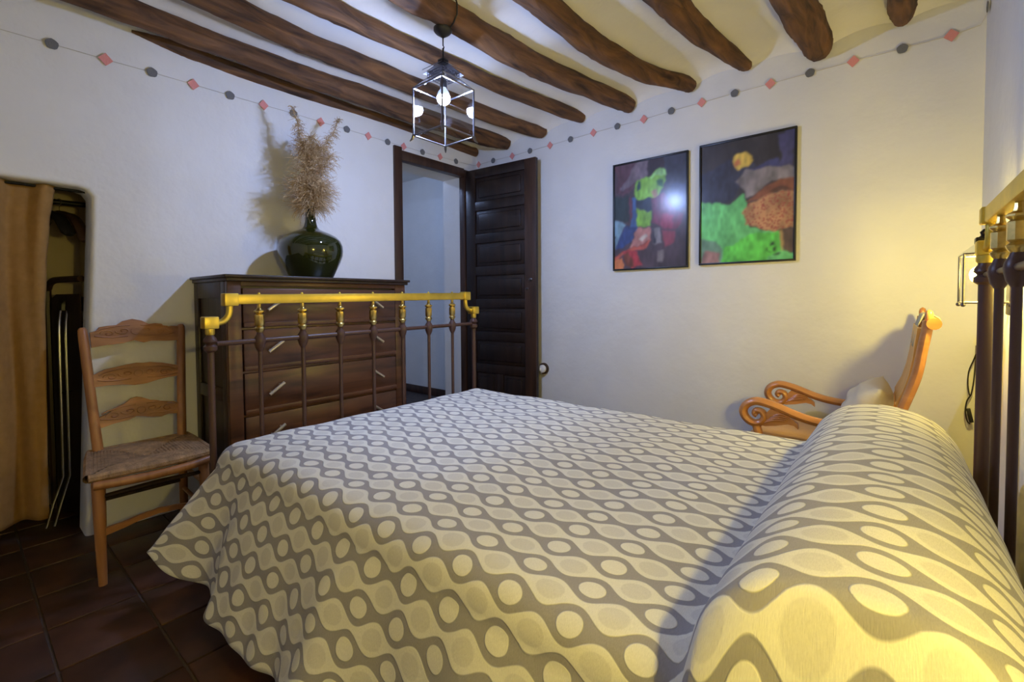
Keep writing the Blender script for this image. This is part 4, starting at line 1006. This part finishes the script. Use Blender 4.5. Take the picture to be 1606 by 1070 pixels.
for k in range(5):
    for q in range(4): F.append((4*k+q, 4*k+(q+1) % 4, 4*k+4+(q+1) % 4, 4*k+4+q))
F += [(0,1,2,3),(20,21,22,23)]
MB().add(V, F).build('back_panel', MT['caneback'], ac)
MB().box(-.47, -.01, YNr+.01, YFr-.01, .375, .425, .008).build('seat_frame', MT['rockwood'], ac)
MB().box(-.49, -.02, YNr+.03, YFr-.03, .424, .462, .015).build('seat_pad', MT['leather'], ac)
# cloth over the crest
V = []; F = []; prof2 = [(.060,.855),(.066,.90),(.074,.945),(.086,.979),(.108,.981),(.130,.966),(.133,.935)]
for (x, z) in prof2:
    for k in range(9):
        y = 2.36+.26*k/8; V.append((x+.002*math.sin(k*2+z*40), y, z+.004*math.sin(k*1.3)))
for i in range(len(prof2)-1):
    for k in range(8): F.append((i*9+k, i*9+k+1, (i+1)*9+k+1, (i+1)*9+k))
tw = MB().add(V, F).build('cloth', MT['towel'], smooth=80); so = tw.modifiers.new('thickness', 'SOLIDIFY'); so.thickness = .003; so.offset = 1
tag(tw, 'small sage cloth hung over the top of the wooden armchair', 'cloth')
# cushion leaning on the back
def cushion_mesh(c, u, v, n, a, b, t, N=26):
    m = MB(); V = []; F = []
    for sgn in (1, -1):
        for i in range(N+1):
            for j in range(N+1):
                p, q = 2*i/N-1, 2*j/N-1
                e = max(0, (1-abs(p)**2.6)*(1-abs(q)**2.6))**.5
                pin = 1-.07*(abs(p)**3*(1-q*q)*0 + (1-p*p)*abs(q)**3 + (1-q*q)*abs(p)**3)
                w = .006*math.sin(p*7+q*3)+.005*math.sin(q*9-p*4)
                V.append(tuple(Vector(c)+Vector(u)*a*p*pin+Vector(v)*b*q*pin+Vector(n)*(sgn*t*e+(w*e if sgn > 0 else 0))))
    K = (N+1)**2
    for s_ in (0, 1):
        for i in range(N):
            for j in range(N):
                f = (s_*K+i*(N+1)+j, s_*K+(i+1)*(N+1)+j, s_*K+(i+1)*(N+1)+j+1, s_*K+i*(N+1)+j+1); F.append(f if s_ == 0 else f[::-1])
    m.add(V, F); return m
th_ = math.radians(24); un = Vector((math.sin(th_),0,math.cos(th_))); nn = Vector((-math.cos(th_),0,math.sin(th_)))
cs = cushion_mesh((-.085,2.455,.580), (0,1,0), un, nn, .20, .128, .075).build('cushion', MT['cushion'], smooth=80)
bm = bmesh.new(); bm.from_mesh(cs.data); bmesh.ops.remove_doubles(bm, verts=bm.verts, dist=.0004); bmesh.ops.recalc_face_normals(bm, faces=bm.faces); bm.to_mesh(cs.data); bm.free()
tag(cs, 'cream cushion leaning against the back of the wooden armchair', 'cushion')

# ================================================================== LAMP CORD
lc = thing('lamp_cord', 'dark hanging lamp cord with an inline switch near the corner', 'cord', (XC-.02, 2.845, .46))
MB().tube(smooth_path([(XC-.012,2.845,.80),(XC-.02,2.855,.765),(XC-.032,2.86,.72),(XC-.034,2.86,.66),(XC-.026,2.86,.61),(XC-.018,2.855,.66),(XC-.014,2.85,.73),(XC-.012,2.845,.79)], 5), .0025, 6).build('cord_loop', MT['bakelite'], lc)
MB().tube(smooth_path([(XC-.026,2.86,.61),(XC-.036,2.86,.585),(XC-.040,2.86,.54),(XC-.034,2.855,.50),(XC-.024,2.855,.487)], 5), .0028, 6).build('cord_tail', MT['bakelite'], lc)
MB().obox((XC-.026,2.855,.525), (.007,0,.002), (0,.008,0), (-.006,0,.030), .002).build('inline_switch', MT['bakelite'], lc)
MB().box(XC-.012, XC, 2.83, 2.88, .775, .835, .003).build('socket_plate', MT['darkwood'], lc)
